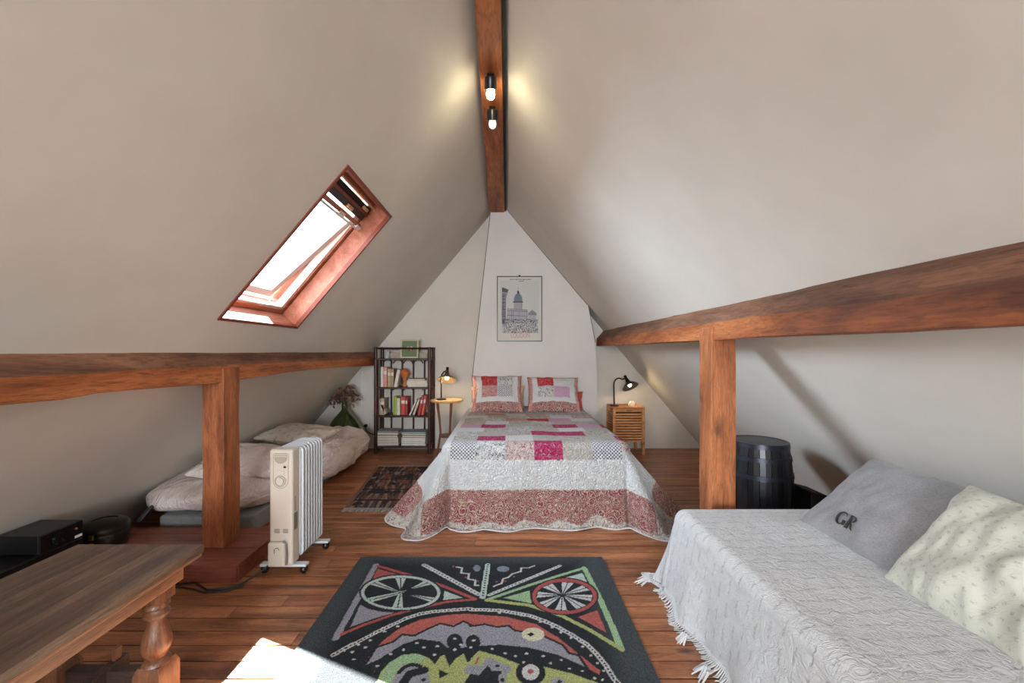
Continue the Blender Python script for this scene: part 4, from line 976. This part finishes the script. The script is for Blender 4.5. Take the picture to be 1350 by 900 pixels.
    fill(Lc([(700, 900), (740, 810), (800, 750), (880, 740), (960, 800), (970, 900)]), LAV); line(Lc([(760, 810), (800, 770), (850, 755), (905, 768)]), .016, BLK); line(Lc([(790, 880), (830, 820), (930, 795)]), .034, BLK)
    fill(Lc([(1030, 790), (1100, 820), (1035, 850)]), BLK); fill(ell(Lc, 925, 862, 16, 12), BLK)
    line(Rc([(0, 790), (60, 800), (110, 790), (130, 740), (180, 770), (240, 790)])+[], .045, LAV); fill(Rc([(-40, 880), (0, 820), (60, 830), (120, 760), (150, 800), (215, 800), (200, 860), (200, 960), (-40, 960)]), BLK)
    fill(ell(Rc, 220, 850, 30, 34), LAV); fill(ell(Rc, 220, 862, 16, 13), BLK); fill(ell(Rc, 185, 765, 14, 9), BLK); fill(ell(Rc, 600, 870, 50, 22), LAV); fill(ell(Rc, 610, 875, 18, 10), BLK)
    fill(ell(Rc, 413, 812, 102, 86), BLK); fill(ell(Rc, 413, 808, 60, 54), WHT); fill(ell(Rc, 413, 804, 19, 17), RED)
    line(Rc([(55, 710), (40, 750)]), .008, RED)
    for k, q in enumerate(((480, 620), (380, 660), (560, 590), (440, 670), (450, 720), (530, 638), (660, 530), (610, 765), (700, 685), (790, 655), (880, 610), (930, 640), (1020, 632), (1000, 688), (1140, 655), (1180, 620), (1140, 580), (1250, 640), (1270, 590), (750, 495))): fill(ell(Lc, *q, 13, 8, 6), WHT)
    for q in ((240, 678), (310, 700), (385, 682), (500, 700), (550, 745), (620, 725), (680, 785), (765, 800), (850, 850), (905, 860), (365, 740), (150, 650), (20, 590), (480, 465), (560, 500), (620, 535), (690, 572), (770, 634), (825, 695), (870, 745), (915, 800), (350, 420), (200, 402)): fill(ell(Rc, *q, 12, 8, 6), WHT)
    col2 = np.concatenate([col[:, ::-1][:, :-1], col], 1); ys2 = np.concatenate([2*ys[0]-ys[::-1][:-1], ys]); U2, V2 = np.meshgrid(xs, ys2, indexing='ij')
    Z = np.full_like(U2, .014)+rng.normal(0, .0007, U2.shape)
    t = thing('patterned_rug', 'charcoal rug with wheels, triangles and a pink crescent pattern in the foreground', 'rug', ((X0+X1)/2, 1.4, 0))
    grid_obj('rug_pile', np.stack([U2, V2, Z], -1), M['rug'], t, {'col': col2}, smooth=True)
    m = MB(); m.bb(X0+.002, X1-.002, ys2[0]+.002, ys2[-1]-.002, .0005, .0125); m.build('rug_backing', plain('rug_backing', srgb(40, 42, 44), 1), t)
big_rug()

# ------------------------------------------------------------------ oil radiator
rd = thing('oil_radiator', 'white finned oil radiator on castors in front of the low mattress', 'radiator', (-1.205, 2.35, 0))
RX, RW = -1.205, .148
m = MB(); m.bb(RX-.062, RX+.062, 2.185, 2.262, .055, .675); hb = m.build('control_box', M['rad_box'], rd, bevel=.012, seg=3)
for k in range(8):
    y = 2.285+k*.0325; m = MB(); hw = RW/2; zt, zb = .672, .062
    pf = []
    for (cx, cz, a0) in ((hw-.03, zt-.03, 0), (-hw+.03, zt-.03, math.pi/2), (-hw+.03, zb+.03, math.pi), (hw-.03, zb+.03, 1.5*math.pi)):
        for q in range(6): a = a0+q*math.pi/10; pf.append((RX+cx+.03*math.cos(a), cz+.03*math.sin(a)))
    m.prism(pf, y-.0065, y+.0065)
    for zc in (.13, .37, .60): m.lathe([(.022, -.0162), (.022, .0162)], (RX, y, zc), 12, (0, 1, 0))
    pf2 = [(RX+(p[0]-RX)*.25, .367+(p[1]-.367)*.86) for p in pf]; m.prism(pf2, y-.009, y+.009)
    m.build('fin', M['rad_fin'], rd, smooth=False, bevel=.004)
m = MB(); m.bb(RX-.05, RX+.064, 2.262, 2.275, .08, .66); m.build('side_panel', M['rad_fin'], rd, bevel=.003)
m = MB(); m.bb(RX+.0615, RX+.0635, 2.20, 2.235, .24, .33); m.build('rating_label', M['rad_detail'], hb)
m = MB(); m.bb(RX+.0615, RX+.0630, 2.205, 2.222, .34, .42); m.build('side_print', M['rad_line'], hb)
# controls: arch outline, vent scoop, switch, dial, power pod
f = 2.1842
def ring(m, cx, cz, r, w, n=28, a0=0, a1=2*math.pi):
    m.tube([(cx+r*math.cos(a), f, cz+r*math.sin(a)) for a in np.linspace(a0, a1, n)], w, 6)
m = MB(); ring(m, RX, .51, .040, .0016, 20, math.pi, 2*math.pi); m.tube([(RX-.04, f, .51), (RX-.04, f, .655)], .0016, 6); m.tube([(RX+.04, f, .51), (RX+.04, f, .655)], .0016, 6); m.build('panel_outline', M['rad_line'], hb, smooth=True)
m = MB(); m.bb(RX-.034, RX+.034, f-.001, f+.006, .652, .655); m.bb(RX-.034, RX+.034, f-.001, f+.006, .642, .645); m.build('vent_slots', M['rad_detail'], hb)
m = MB(); m.plate([(-.034, 0), (.034, 0), (.030, -.02), (.012, -.034), (-.012, -.034), (-.030, -.02)], (RX, f+.002, .636), (1, 0, 0), (0, 0, 1), .006); m.build('scoop', M['rad_line'], hb, bevel=.002)
m = MB(); m.bb(RX+.016, RX+.028, f-.002, f+.003, .578, .588); m.build('indicator', M['black'], hb)
m = MB(); m.bb(RX-.022, RX+.018, f-.004, f+.004, .540, .562); m.build('rocker_switch', M['rad_box'], hb, bevel=.002)
m = MB(); ring(m, RX-.002, .508, .028, .0016); m.build('dial_ring', M['rad_detail'], hb, smooth=True)
m = MB(); m.lathe([(.022, 0), (.020, .010), (0, .011)], (RX-.002, f+.001, .508), 24, (0, -1, 0)); m.build('dial', M['rad_box'], hb, smooth=True)
m = MB()
for x in (RX-.034, RX+.012):
    for k in range(3): m.bb(x, x+.028, f-.001, f+.003, .232+k*.008, .236+k*.008)
m.build('lower_vents', M['rad_detail'], hb)
m = MB(); m.bb(RX-.060, RX+.034, 2.160, 2.188, .058, .190); m.build('cord_holder', M['rad_box'], rd, bevel=.014, seg=3)
m = MB(); m.tube([(RX-.02, 2.158, .135), (RX-.02, 2.157, .155), (RX-.012, 2.157, .163), (RX, 2.157, .163), (RX+.006, 2.157, .152)], .002, 6); m.tube([(RX+.036, 2.170, .07), (RX+.040, 2.168, .12), (RX+.036, 2.168, .18), (RX+.02, 2.168, .196)], .004, 6); m.build('recess_line', M['rad_detail'], rd, smooth=True)
for y in (2.222, 2.492):
    m = MB(); m.bb(RX-.125, RX+.125, y-.02, y+.02, .040, .054); m.build('foot_bar', M['rad_fin'], rd, bevel=.004)
    for x in (RX-.105, RX+.105):
        m = MB(); m.lathe([(0, -.014), (.017, -.014), (.022, -.008), (.022, .008), (.017, .014), (0, .014)], (x, y, .022), 18, (1, 0, 0)); wh = m.build('castor', M['black'], rd, smooth=True)
m = MB(); m.tube([(-1.27, 2.18, .06), (-1.31, 2.15, .03), (-1.36, 2.10, .008), (-1.42, 2.06, .007), (-1.50, 2.05, .007), (-1.56, 2.085, .007), (-1.60, 2.105, .012), (-1.68, 2.10, .008), (-1.80, 2.09, .007), (-2.0, 2.08, .007)], .005, 8)
tag(m.build('power_cord', M['cable'], smooth=True), 'black power cord curling over the floor in front of the plinth', 'cord')
m = MB(); m.tube([(-1.34, 2.09, .007), (-1.40, 2.045, .006), (-1.50, 2.03, .006), (-1.58, 2.06, .006), (-1.66, 2.075, .006), (-1.78, 2.06, .006)], .0038, 8)
tag(m.build('thin_cord', M['cable'], smooth=True), 'thinner second cord beside the black power cord by the plinth', 'cord')

# ------------------------------------------------------------------ low mattress under the left slope
mb = thing('floor_mattress', 'low cream mattress on a grey base under the left roof slope', 'mattress', (-1.95, 3.7, 0))
m = MB(); m.bb(-2.28, -1.66, 2.68, 4.60, .0, .125); m.build('base', M['boxspring'], mb, bevel=.02, seg=3)
def blob(name, x0, x1, y0, y1, z0, z1, mat, parent, seed=0, n=64, k=2.6, wr=.014, zf=None, xf=None, uvs=False):
    # rounded, wrinkled cushion shape (superellipsoid grid)
    P = np.zeros((n, n, 3)); F = np.zeros((n, n, 2)); cx, cy, cz = (x0+x1)/2, (y0+y1)/2, (z0+z1)/2
    for i in range(n):
        a = 2*math.pi*i/n
        ca, sa = math.cos(a), math.sin(a); rr = (abs(ca)**5+abs(sa)**5)**(-1/5)
        for j in range(n):
            b = -math.pi/2+math.pi*j/(n-1); cb, sb = math.cos(b), math.sin(b)
            rc = (abs(cb)**k+abs(sb)**k)**(-1/k)
            X_, Y_, Z_ = ca*rr*cb*rc, sa*rr*cb*rc, sb*rc
            p = Vector((cx+X_*(x1-x0)/2, cy+Y_*(y1-y0)/2, cz+Z_*(z1-z0)/2))
            w = noise.noise(Vector((p.x*5+seed, p.y*4, p.z*5)))*wr + (abs(noise.noise(Vector((p.x*11+seed, p.y*5, p.z*8))))-.2)*-wr*1.1 + noise.noise(Vector((p.x*23, p.y*14+seed, p.z*20)))*wr*.3
            p += Vector((X_, Y_, Z_*.8)).normalized()*w
            if zf: p.z = zf(p)
            if xf: p.x = xf(p)
            P[i, j] = p; F[i, j] = (p.x+p.z, p.y)
    o = grid_obj(name, P, mat, parent, None, F, closed_u=True); return o
lim = lambda p: max(p.x, XR-(3-p.z)/SL+.005)
blob('mattress', -2.47, -1.60, 2.63, 4.66, .10, .345, M['sheet'], mb, 1, 110, 2.9, .026, xf=lim)
tag(blob('crumpled_duvet', -2.16, -1.50, 3.50, 4.68, .03, .385, M['sheet'], None, 5, 110, 2.6, .040, xf=lim), 'crumpled cream duvet bunched along the far part of the low mattress', 'duvet')
pillow('cream_pillow', 'plain cream pillow lying on the near part of the low mattress', 'pillow', (-1.93, 3.05, .385), (1, .10, -.06), (-.1, .98, .22), .60, .46, .17, M['sheet'], seed=3, power=.4)
pillow('spotted_pillow', 'spotted beige pillow behind the plain one on the low mattress', 'pillow', (-1.93, 3.82, .430), (1, -.10, -.08), (0, .98, .10), .58, .48, .14, M['sprig_beige'], seed=6, power=.4)

# ------------------------------------------------------------------ demijohn with dried stems
dj = Vector((-1.90, 4.80, 0))
t = thing('green_demijohn', 'bulbous green glass demijohn standing in the far left corner', 'bottle', dj)
gm = NT('green_glass'); gm.b.inputs['Base Color'].default_value = srgb(58, 74, 34); gm.b.inputs['Roughness'].default_value = .08; gm.b.inputs['Transmission Weight'].default_value = .35; gm.b.inputs['Coat Weight'].default_value = .5
m = MB(); m.lathe([(0, 0), (.12, 0), (.165, .04), (.195, .13), (.198, .22), (.175, .33), (.12, .42), (.06, .485), (.034, .52), (.03, .60), (.038, .605), (.038, .62), (.026, .62), (.024, .53), (0, .50)], dj, 40); m.build('body', gm.mat, t, smooth=True)
fs_ = thing('dried_stems', 'bunch of dried brown seed heads standing in the green demijohn', 'dried flowers', dj+Vector((0, 0, .55)))
def cl(p):
    p = Vector(p); p.x = max(p.x, XR-(3-p.z)/SL+.035); p.y = min(p.y, YB-.03); return p
def frond(k, col):
    a = k*2.4; r = .05+.10*((k*37) % 10)/10; h = .66+.16*((k*53) % 10)/10; m = MB()
    d = Vector((math.cos(a), math.sin(a)*.7, 0)); p0 = dj+Vector((0, 0, .56)); p1 = dj+d*r*.5+Vector((0, 0, h)); p2 = dj+d*(r+.03)+Vector((0, 0, h-.02)); p3 = dj+d*(r+.05)+Vector((0, 0, h-.10))
    p1, p2, p3 = cl(p1), cl(p2), cl(p3); m.tube([p0, p0+(p1-p0)*.6+Vector((0, 0, .02)), p1], .0025, 5)
    for q in range(16):
        f_ = q/15; c = p1.lerp(p2, min(1, f_*2)) if f_ < .5 else p2.lerp(p3, (f_-.5)*2)
        dd = Vector((random.uniform(-1, 1), random.uniform(-1, 1), random.uniform(-1.6, .3))).normalized()*.038
        m.tube([cl(c), cl(c+dd*.5), cl(c+dd)], [.003, .009, .002], 5)
    m.build('seed_head', col, fs_, fix=False)
db = plain('dried_brown', srgb(96, 66, 58), .9, var=.3, vs=60); dt = plain('dried_tan', srgb(136, 108, 84), .9, var=.2, vs=60)
for k in range(15): frond(k, db if k % 3 else dt)

# wall socket, plug, conduit
t = thing('wall_socket', 'white wall socket with a black plug left of the bookcase', 'socket', (-1.735, YB-.005, .24))
m = MB(); m.bb(-1.785, -1.695, YB-.016, YB-.001, .24, .325); m.build('plate', M['white_paint'], t, bevel=.004)
m = MB(); m.lathe([(.020, 0), (.020, .035), (.010, .045), (0, .045)], (-1.735, YB-.017, .285), 14, (0, -1, 0)); m.build('plug', M['black'], t, smooth=True)
m = MB(); m.tube([(-1.735, YB-.06, .280), (-1.72, YB-.05, .22), (-1.68, YB-.04, .19), (-1.62, YB-.03, .17), (-1.57, YB-.02, .16)], .005, 6); m.build('cord', M['cable'], t, smooth=True)
m = MB(); m.bb(-1.80, -1.785, YB-.012, YB-.0005, .33, .95); tag(m.build('wiring_conduit', M['white_paint'], bevel=.002), 'slim white conduit rising from the wall socket', 'conduit')
m = MB(); m.bb(-1.668, -1.655, YB-.008, YB, 0, .98); tag(m.build('trim_1', M['plaster_wall']), kind='structure')

# ------------------------------------------------------------------ cask
cc = Vector((1.60, 2.60, 0))
t = thing('black_cask', 'small black wooden cask behind the right oak post', 'cask', cc)
prof = [(.148, 0), (.158, .03), (.172, .12), (.184, .24), (.188, .33), (.184, .42), (.174, .53), (.165, .60), (.160, .638)]
for k in range(18):
    a0, a1 = 2*math.pi*k/18+.008, 2*math.pi*(k+1)/18-.008; m = MB(); vs = []
    for (r, h) in prof:
        for a in (a0, (a0+a1)/2, a1): vs.append(cc+Vector((r*math.cos(a), r*math.sin(a), h)))
        for a in (a1, a0): vs.append(cc+Vector(((r-.016)*math.cos(a), (r-.016)*math.sin(a), h)))
    n5 = 5; fs = [(i*5+q, i*5+(q+1) % 5, (i+1)*5+(q+1) % 5, (i+1)*5+q) for i in range(len(prof)-1) for q in range(5)]+[(4, 3, 2, 1, 0), tuple((len(prof)-1)*5+q for q in range(5))]
    m.add(vs, fs); m.build('stave', M['black_stave'] if 'black_stave' in M else M.setdefault('black_stave', plain('black_stave', srgb(20, 20, 24), .32, var=.3, vs=12, bump=.4)), t)
def rad(h):
    for (r0, h0), (r1, h1) in zip(prof[:-1], prof[1:]):
        if h0 <= h <= h1: return r0+(r1-r0)*(h-h0)/(h1-h0)
    return prof[-1][0]
for h in (.06, .20, .44, .545, .622):
    m = MB(); m.lathe([(rad(h-.014)+.001, h-.014), (rad(h-.014)+.004, h-.013), (rad(h+.013)+.004, h+.013), (rad(h+.013)+.001, h+.014)], cc, 40); m.build('hoop', M['grey_hoop'] if 'grey_hoop' in M else M.setdefault('grey_hoop', plain('dark_hoop', srgb(44, 46, 54), .35, .6, var=.2)), t, smooth=True)
m = MB(); m.lathe([(0, .600), (.147, .600), (.147, .618), (0, .618)], cc, 36); m.build('cask_head', plain('worn_head', srgb(40, 42, 50), .4, var=.35, vs=14, bump=.3), t)
m = MB(); m.prism([(1.80, .0), (1.95, .0), (1.95, .30), (1.90, .345), (1.80, .370)], 2.42, 2.60); tag(m.build('black_crate', M['black_matt'], bevel=.006), 'low black box on the floor right of the black cask', 'box')

# ------------------------------------------------------------------ daybed
DX0, DX1, DY0, DY1, DZ = .84, 1.90, .12, 2.10, .41
db_ = thing('daybed', 'daybed with a beige side board against the right roof slope', 'daybed', (1.38, 1.1, 0))
m = MB(); m.bb(DX0+.04, DX1-.02, DY0+.03, DY1-.03, .16, DZ-.02); m.build('mattress', M['sheet'], db_, bevel=.04, seg=3)
m = MB(); m.bb(DX0+.05, DX1-.02, DY0+.04, DY1-.04, .10, .155); m.build('bed_frame', M['brown_leg'], db_)
for x in (DX0+.1, DX1-.1):
    for y in (DY0+.1, DY1-.1): m = MB(); m.bb(x-.025, x+.025, y-.025, y+.025, 0, .10); m.build('leg', M['brown_leg'], db_)
m = MB(); m.plate([(.0, 0), (1.88, 0), (1.88, .235), (0, .235)], (1.845, .15, .385), (0, 1, 0), Vector((.14, 0, .99)).normalized(), -.035); m.build('side_board', M['board_cloth'], db_, bevel=.008)
def daybed_cover():
    r = .06; step = .011; nsk = 46
    xi0, yi1 = DX0+r, DY1-r; pts = []
    for x in np.arange(DX1-.06, xi0, -step): pts.append((x, yi1, 0, 1, 0))
    nc = 44
    for k in range(nc): a = k/nc*math.pi/2; pts.append((xi0, yi1, -math.sin(a), math.cos(a), 1))
    for y in np.arange(yi1, DY0, -step): pts.append((xi0, y, -1, 0, 2))
    n = len(pts); P = np.zeros((n, nsk, 3)); F = np.zeros((n, nsk, 2)); per = 0; arc = r*math.pi/2
    for i, (x, y, nx, ny, seg) in enumerate(pts):
        if i: dx, dy = x-pts[i-1][0], y-pts[i-1][1]; per += math.hypot(dx, dy) if (dx or dy) else .3*math.pi/2/nc
        cw = 2*abs(nx*ny); lift = .035*(.5+.5*math.sin(y*13.5+.6)) if seg == 2 else .02
        Lm = .345-lift+.07*cw
        for j in range(nsk):
            s = j/(nsk-1)*(arc+Lm)
            if s < arc: a = s/r; out = r*math.sin(a); dz = -r*(1-math.cos(a))
            else:
                q = s-arc; fold = (math.sin(y*13.5+2.2)*.6+math.sin(y*29)*.25)*q*q*.30 if seg == 2 else 0
                if seg == 1: fold = math.cos((math.atan2(abs(ny), abs(nx))-.8)*6)*q*q*.35
                fl_ = .16+.04*math.exp(-((y-DY1)/.3)**2) if seg == 2 else (.10 if seg == 0 else .22)
                out = r+q*fl_+fold; dz = -r-q*.985
            P[i, j] = (x+nx*out, y+ny*out, max(.012, DZ+dz)); F[i, j] = (x+nx*s, y+ny*s)
    top_x = np.arange(xi0, DX1-.05, step)
    ys = np.append(np.arange(DY0, yi1, step), yi1); TX, TY = np.meshgrid(top_x, ys, indexing='ij'); TZ = np.zeros_like(TX)
    for a in range(TX.shape[0]):
        for b in range(TX.shape[1]):
            e = sst(min(1, (TX[a, b]-xi0)*5, (yi1-TY[a, b])*5))
            TZ[a, b] = DZ+.010*noise.noise(Vector((TX[a, b]*3, TY[a, b]*3, 8)))*e+(.012*min(1, (TX[a, b]-xi0)*3))*e
    root = thing('woven_bedspread', 'off-white woven bedspread with a knotted fringe covering the daybed', 'bedspread', (1.35, 1.1, 0))
    grid_obj('spread_top', np.stack([TX, TY, TZ], -1), M['cover'], root, None, np.stack([TX, TY], -1))
    grid_obj('spread_skirt', P, M['cover'], root, None, F)
    # fringe: knotted netting and strands along the hem
    m = MB(); k2 = MB()
    seq = [(P[i, -1], pts[i]) for i in range(0, n)]
    acc = 0; last = None
    for (p, q) in seq:
        p = Vector(p)
        if last is not None and (p-last).length < .005: continue
        last = p; nx, ny = q[2], q[3]; o3 = Vector((nx, ny, 0)); tn = Vector((-ny, nx, 0))
        jt = random.uniform(-.003, .003)
        e1 = p+o3*.012+Vector((0, 0, -min(.02, p.z-.006))); e2 = p+o3*(.030+random.uniform(-.01, .012))+tn*jt; e2.z = max(.004, p.z-.04); e3 = p+o3*(.040+random.uniform(-.008, .008))+tn*jt*2.5; e3.z = .004+random.uniform(0, .004)
        m.tube([p, e1, e2, e3], [.0026, .0030, .0030, .0016], 5)
        m.tube([p+tn*.007, e1], .0016, 4); m.tube([p-tn*.007, e1], .0016, 4)
    o = m.build('fringe', M['fringe'], root, fix=False); o['kind'] = 'stuff'
    # bunched tassels where the hem catches the floor
    for (x, y, dx, dy) in ((.738, 2.105, -.07, .02), (.752, 1.70, -.055, -.01), (.752, 1.52, -.06, -.01)):
        m = MB()
        for k in range(16):
            a = random.uniform(-.6, .6); b = Vector((x+random.uniform(-.006, .006), y+random.uniform(-.012, .012), .018)); d = Vector((dx*math.cos(a)-dy*math.sin(a), dx*math.sin(a)+dy*math.cos(a), 0))*random.uniform(.7, 1.1)
            m.tube([b, b+d*.4+Vector((0, 0, random.uniform(.004, .018))), b+d+Vector((0, 0, -.014))], [.003, .0036, .002], 5)
        m.build('tassel', M['fringe'], root, fix=False)
daybed_cover()

# cushions
gx = Vector((0, -1, 0)); gy = Vector((.33, .02, .28))
cush = thing('grey_cushion', 'grey chenille cushion with black GR initials leaning on the side board of the daybed', 'cushion', (1.5, 1.7, .42))
gc = Vector((1.525, 1.635, .555)); exg = gx.normalized(); eyg = (gy-exg*gy.dot(exg)).normalized(); eng = exg.cross(eyg)
if eng.z < 0: eng = -eng
pillow('cushion_body', '', '', gc, (0, -1, .0), gy, .54, .46, .14, M['velvet'], seed=2, parent=cush, wr=.008, pinch=.05)
# initials, serif strokes following the cushion face
def letters():
    exl = Vector((0, -1, 0)); eyl = gy.normalized(); en = exl.cross(eyl); en = en if en.z > 0 else -en
    def S(x, y):   # local position on the swollen face
        a, b = x/.27, y/.23; th = .07*(max(0, 1-a*a)*max(0, 1-b*b))**.45
        return gc+exl*x+eyl*y+en*(th+.0035+.002)
    m = MB(); s = .056; ox, oy = -.080, -.165
    def stroke(pts, ws):
        m.tube([S(ox+px*s, oy+py*s) for px, py in pts], [w*s*.5 for w in ws], 6)
    g_ = [(.36+.36*math.cos(a), .52+.48*math.sin(a)) for a in np.linspace(.75, 2*math.pi-.75, 16)]
    stroke(g_, [.05]+[.05+.11*math.sin(math.pi*k/15) for k in range(1, 15)]+[.06]); stroke([(.62, .84), (.64, .70)], [.07, .03])
    stroke([(.62, .40), (.62, .10)], [.13, .13]); stroke([(.50, .41), (.74, .41)], [.05, .05])
    stroke([(.98, 0), (.98, 1)], [.13, .13]); stroke([(.86, 1), (1.12, 1)], [.05, .05]); stroke([(.86, 0), (1.12, 0)], [.05, .05])
    stroke([(1.0, 1), (1.2, .99), (1.36, .90), (1.40, .76), (1.34, .60), (1.18, .52), (1.0, .51)], [.04, .06, .11, .13, .11, .06, .04])
    stroke([(1.16, .51), (1.30, .34), (1.40, .10), (1.50, 0), (1.58, .02)], [.06, .12, .12, .08, .03])
    m.build('initials', M['letters'], cush, smooth=True)
letters()
pillow('sprigged_cushion', 'cream cushion with small grey sprigs in front of the grey cushion on the daybed', 'cushion', (1.44, 1.165, .56), (-.04, -1, -.02), (.27, .03, .33), .52, .46, .18, M['sprig'], seed=5, wr=.018, pinch=.06)
pillow('white_pillow', 'white pillow end behind the sprigged cushion at the right edge of the daybed', 'pillow', (1.70, .98, .56), (-.1, -1, 0), (.25, 0, .6), .46, .34, .12, M['sheet'], seed=9)

# ------------------------------------------------------------------ refectory-style low table
TX0, TX1, TY0, TY1, TZt = -1.555, -1.098, .10, 1.487, .50
tb = thing('low_oak_table', 'long low oak table with turned legs at the near left', 'table', ((TX0+TX1)/2, .8, 0))
nb = 3; w = (TX1-TX0)/nb
for k in range(nb):
    a = TX0+k*w; m = MB(); m.bb(a+(.0004 if k else 0), a+w-(.0004 if k < nb-1 else 0), TY0, TY1, TZt-.026, TZt); m.build('top_board', M['table'], tb, bevel=.0012, origin=(a, .8, TZt))
m = MB(); m.bb(TX0+.004, TX1-.004, TY0+.004, TY1-.004, TZt-.040, TZt-.0265); m.build('edge_moulding', M['table_side'], tb, bevel=.004)
lx = (-1.162, TX0+.064); ly = (1.36, TY0+.14); hw = .043
for x in (TX1-.030, TX0+.030):
    m = MB(); m.bb(x-.011, x+.011, TY0+.06, TY1-.07, TZt-.085, TZt-.0405); m.build('apron', M['table_side'], tb, bevel=.002)
for y in ly:
    m = MB(); m.bb(TX0+.07, TX1-.07, y-.011, y+.011, TZt-.085, TZt-.0405); m.build('end_apron', M['table_side'], tb, bevel=.002)
for x in lx:
    for y in ly:
        m = MB(); m.bb(x-.034, x+.034, y-.034, y+.034, TZt-.125, TZt-.041)
        m.lathe([(.030, .375), (.036, .368), (.037, .358), (.028, .350), (.031, .343), (.037, .336), (.037, .328), (.024, .318), (.026, .300), (.034, .275), (.041, .245), (.042, .225), (.036, .205), (.026, .190), (.034, .184), (.038, .178), (.040, .172), (.036, .165)], (x, y, 0), 28)
        q = [(-hw, .155), (hw, .155), (hw, 0), (-hw, 0)]
        m.add([(x+sx*hw*f_, y+sy*hw*f_, z) for (f_, z) in ((1, 0), (1, .150), (.8, .172)) for sx, sy in ((-1, -1), (1, -1), (1, 1), (-1, 1))],
              [(3, 2, 1, 0), (8, 9, 10, 11)]+[(r_*4+i, r_*4+(i+1) % 4, (r_+1)*4+(i+1) % 4, (r_+1)*4+i) for r_ in (0, 1) for i in range(4)])
        m.build('leg', M['table_leg'], tb, smooth=True)
for y in ly:
    m = MB(); m.bb(lx[1]+hw-.002, lx[0]-hw+.002, y-.018, y+.018, .105, .150); m.build('end_stretcher', M['table_dark'], tb, bevel=.003)
xm = (lx[0]+lx[1])/2
m = MB(); m.bb(xm-.016, xm+.016, ly[1]-.05, ly[0]+.065, .110, .155); m.build('long_stretcher', M['table_dark'], tb, bevel=.003)
for y in (ly[0]+.034, ly[1]-.034):
    m = MB(); m.prism([(xm-.007, .085), (xm+.007, .085), (xm+.007, .195), (xm-.007, .195)], y-.012, y+.012); m.build('wedge', M['table_leg'], tb, bevel=.002)

# ------------------------------------------------------------------ hi-fi and tin in the left eaves
def hifi(label, x0, x1, y0, y1, z0, z1, front_extra):
    t = thing('hifi_unit', label, 'hi-fi', ((x0+x1)/2, (y0+y1)/2, z0))
    m = MB(); m.bb(x0, x1-.008, y0, y1, z0+.006, z1); m.build('case', M['black'], t, bevel=.003)
    m = MB(); m.bb(x1-.008, x1, y0, y1, z0+.004, z1-.002); m.build('front_panel', M['black_metal'], t, bevel=.002)
    m = MB()
    for x in (x0+.03, x1-.03):
        for y in (y0+.02, y1-.02): m.bb(x-.01, x+.01, y-.01, y+.01, z0, z0+.007)
    m.build('feet', M['black_matt'], t)
    if front_extra:
        m = MB(); m.lathe([(.026, 0), (.024, .012), (0, .013)], (x1, y0+.075, (z0+z1)/2+.002), 24, (1, 0, 0)); k = m.build('volume_knob', M['black_metal'], t, smooth=True)
        m = MB(); m.box((x1+.0135, y0+.085, (z0+z1)/2-.008), (.002, .004, .018), rotm(.6)); m.build('knob_mark', M['chrome'], k)
        m = MB(); m.bb(x1, x1+.001, y1-.040, y1-.006, z0+.012, z0+.024); m.build('badge', M['white_paint'], t)
        m = MB(); m.lathe([(.005, 0), (.005, .006), (0, .006)], (x1, y1-.035, z1-.03), 12, (1, 0, 0)); m.build('indicator', plain('dim_red', srgb(150, 70, 64), .4), t, smooth=True)
    else:
        m = MB(); m.bb(x1, x1+.001, y0+.02, y1-.02, z1-.03, z1-.024); m.build('slot', M['chrome'], t)
hifi('black amplifier with a round volume knob, topmost of the stack in the left eaves', -2.335, -2.125, 1.865, 2.055, .268, .357, True)
hifi('flat black disc player under the amplifier in the left eaves', -2.38, -2.13, 1.70, 2.06, .190, .267, False)
m = MB(); m.bb(-2.44, -2.12, 1.25, 2.08, .165, .189); m.bb(-2.44, -2.42, 1.25, 2.08, .0, .165); m.bb(-2.14, -2.12, 1.25, 1.27, .0, .165); m.bb(-2.14, -2.12, 2.06, 2.08, 0, .165); m.bb(-2.44, -2.14, 2.06, 2.08, .02, .165)
tag(m.build('low_shelf', M['black_matt']), 'low black stand under the hi-fi in the left eaves', 'shelf')
hifi('black cassette deck on the low stand, nearest the camera in the left eaves', -2.36, -2.16, 1.40, 1.68, .190, .285, False)
tn = Vector((-2.29, 2.33, .094)); tm = plain('dark_tin', srgb(44, 38, 30), .3, .6, var=.3, vs=12)
t = thing('round_tin', 'round dark metal tin beside the black amplifier on the plinth', 'tin', tn)
m = MB(); m.lathe([(0, 0), (.085, 0), (.108, .02), (.112, .075), (.105, .09), (0, .09)], tn, 36); m.build('body', tm, t, smooth=True)
m = MB(); m.lathe([(.106, .091), (.115, .093), (.113, .120), (.095, .140), (.06, .148), (.055, .142), (.03, .150), (0, .152)], tn, 36); m.build('lid', tm, t, smooth=True)
m = MB(); m.bb(tn.x+.03, tn.x+.05, tn.y-.118, tn.y-.108, .175, .20); m.bb(tn.x+.03, tn.x+.05, tn.y-.116, tn.y-.108, .14, .16); m.build('clasp', plain('brass', srgb(150, 150, 80), .3, .8), t)
m = MB(); m.tube([(-2.20, 2.45, .19), (-2.26, 2.58, .20), (-2.36, 2.88, .215)], .012, 8)
tag(m.build('black_rod', M['black']), 'short black rod leaning into the eaves behind the round tin', 'rod')
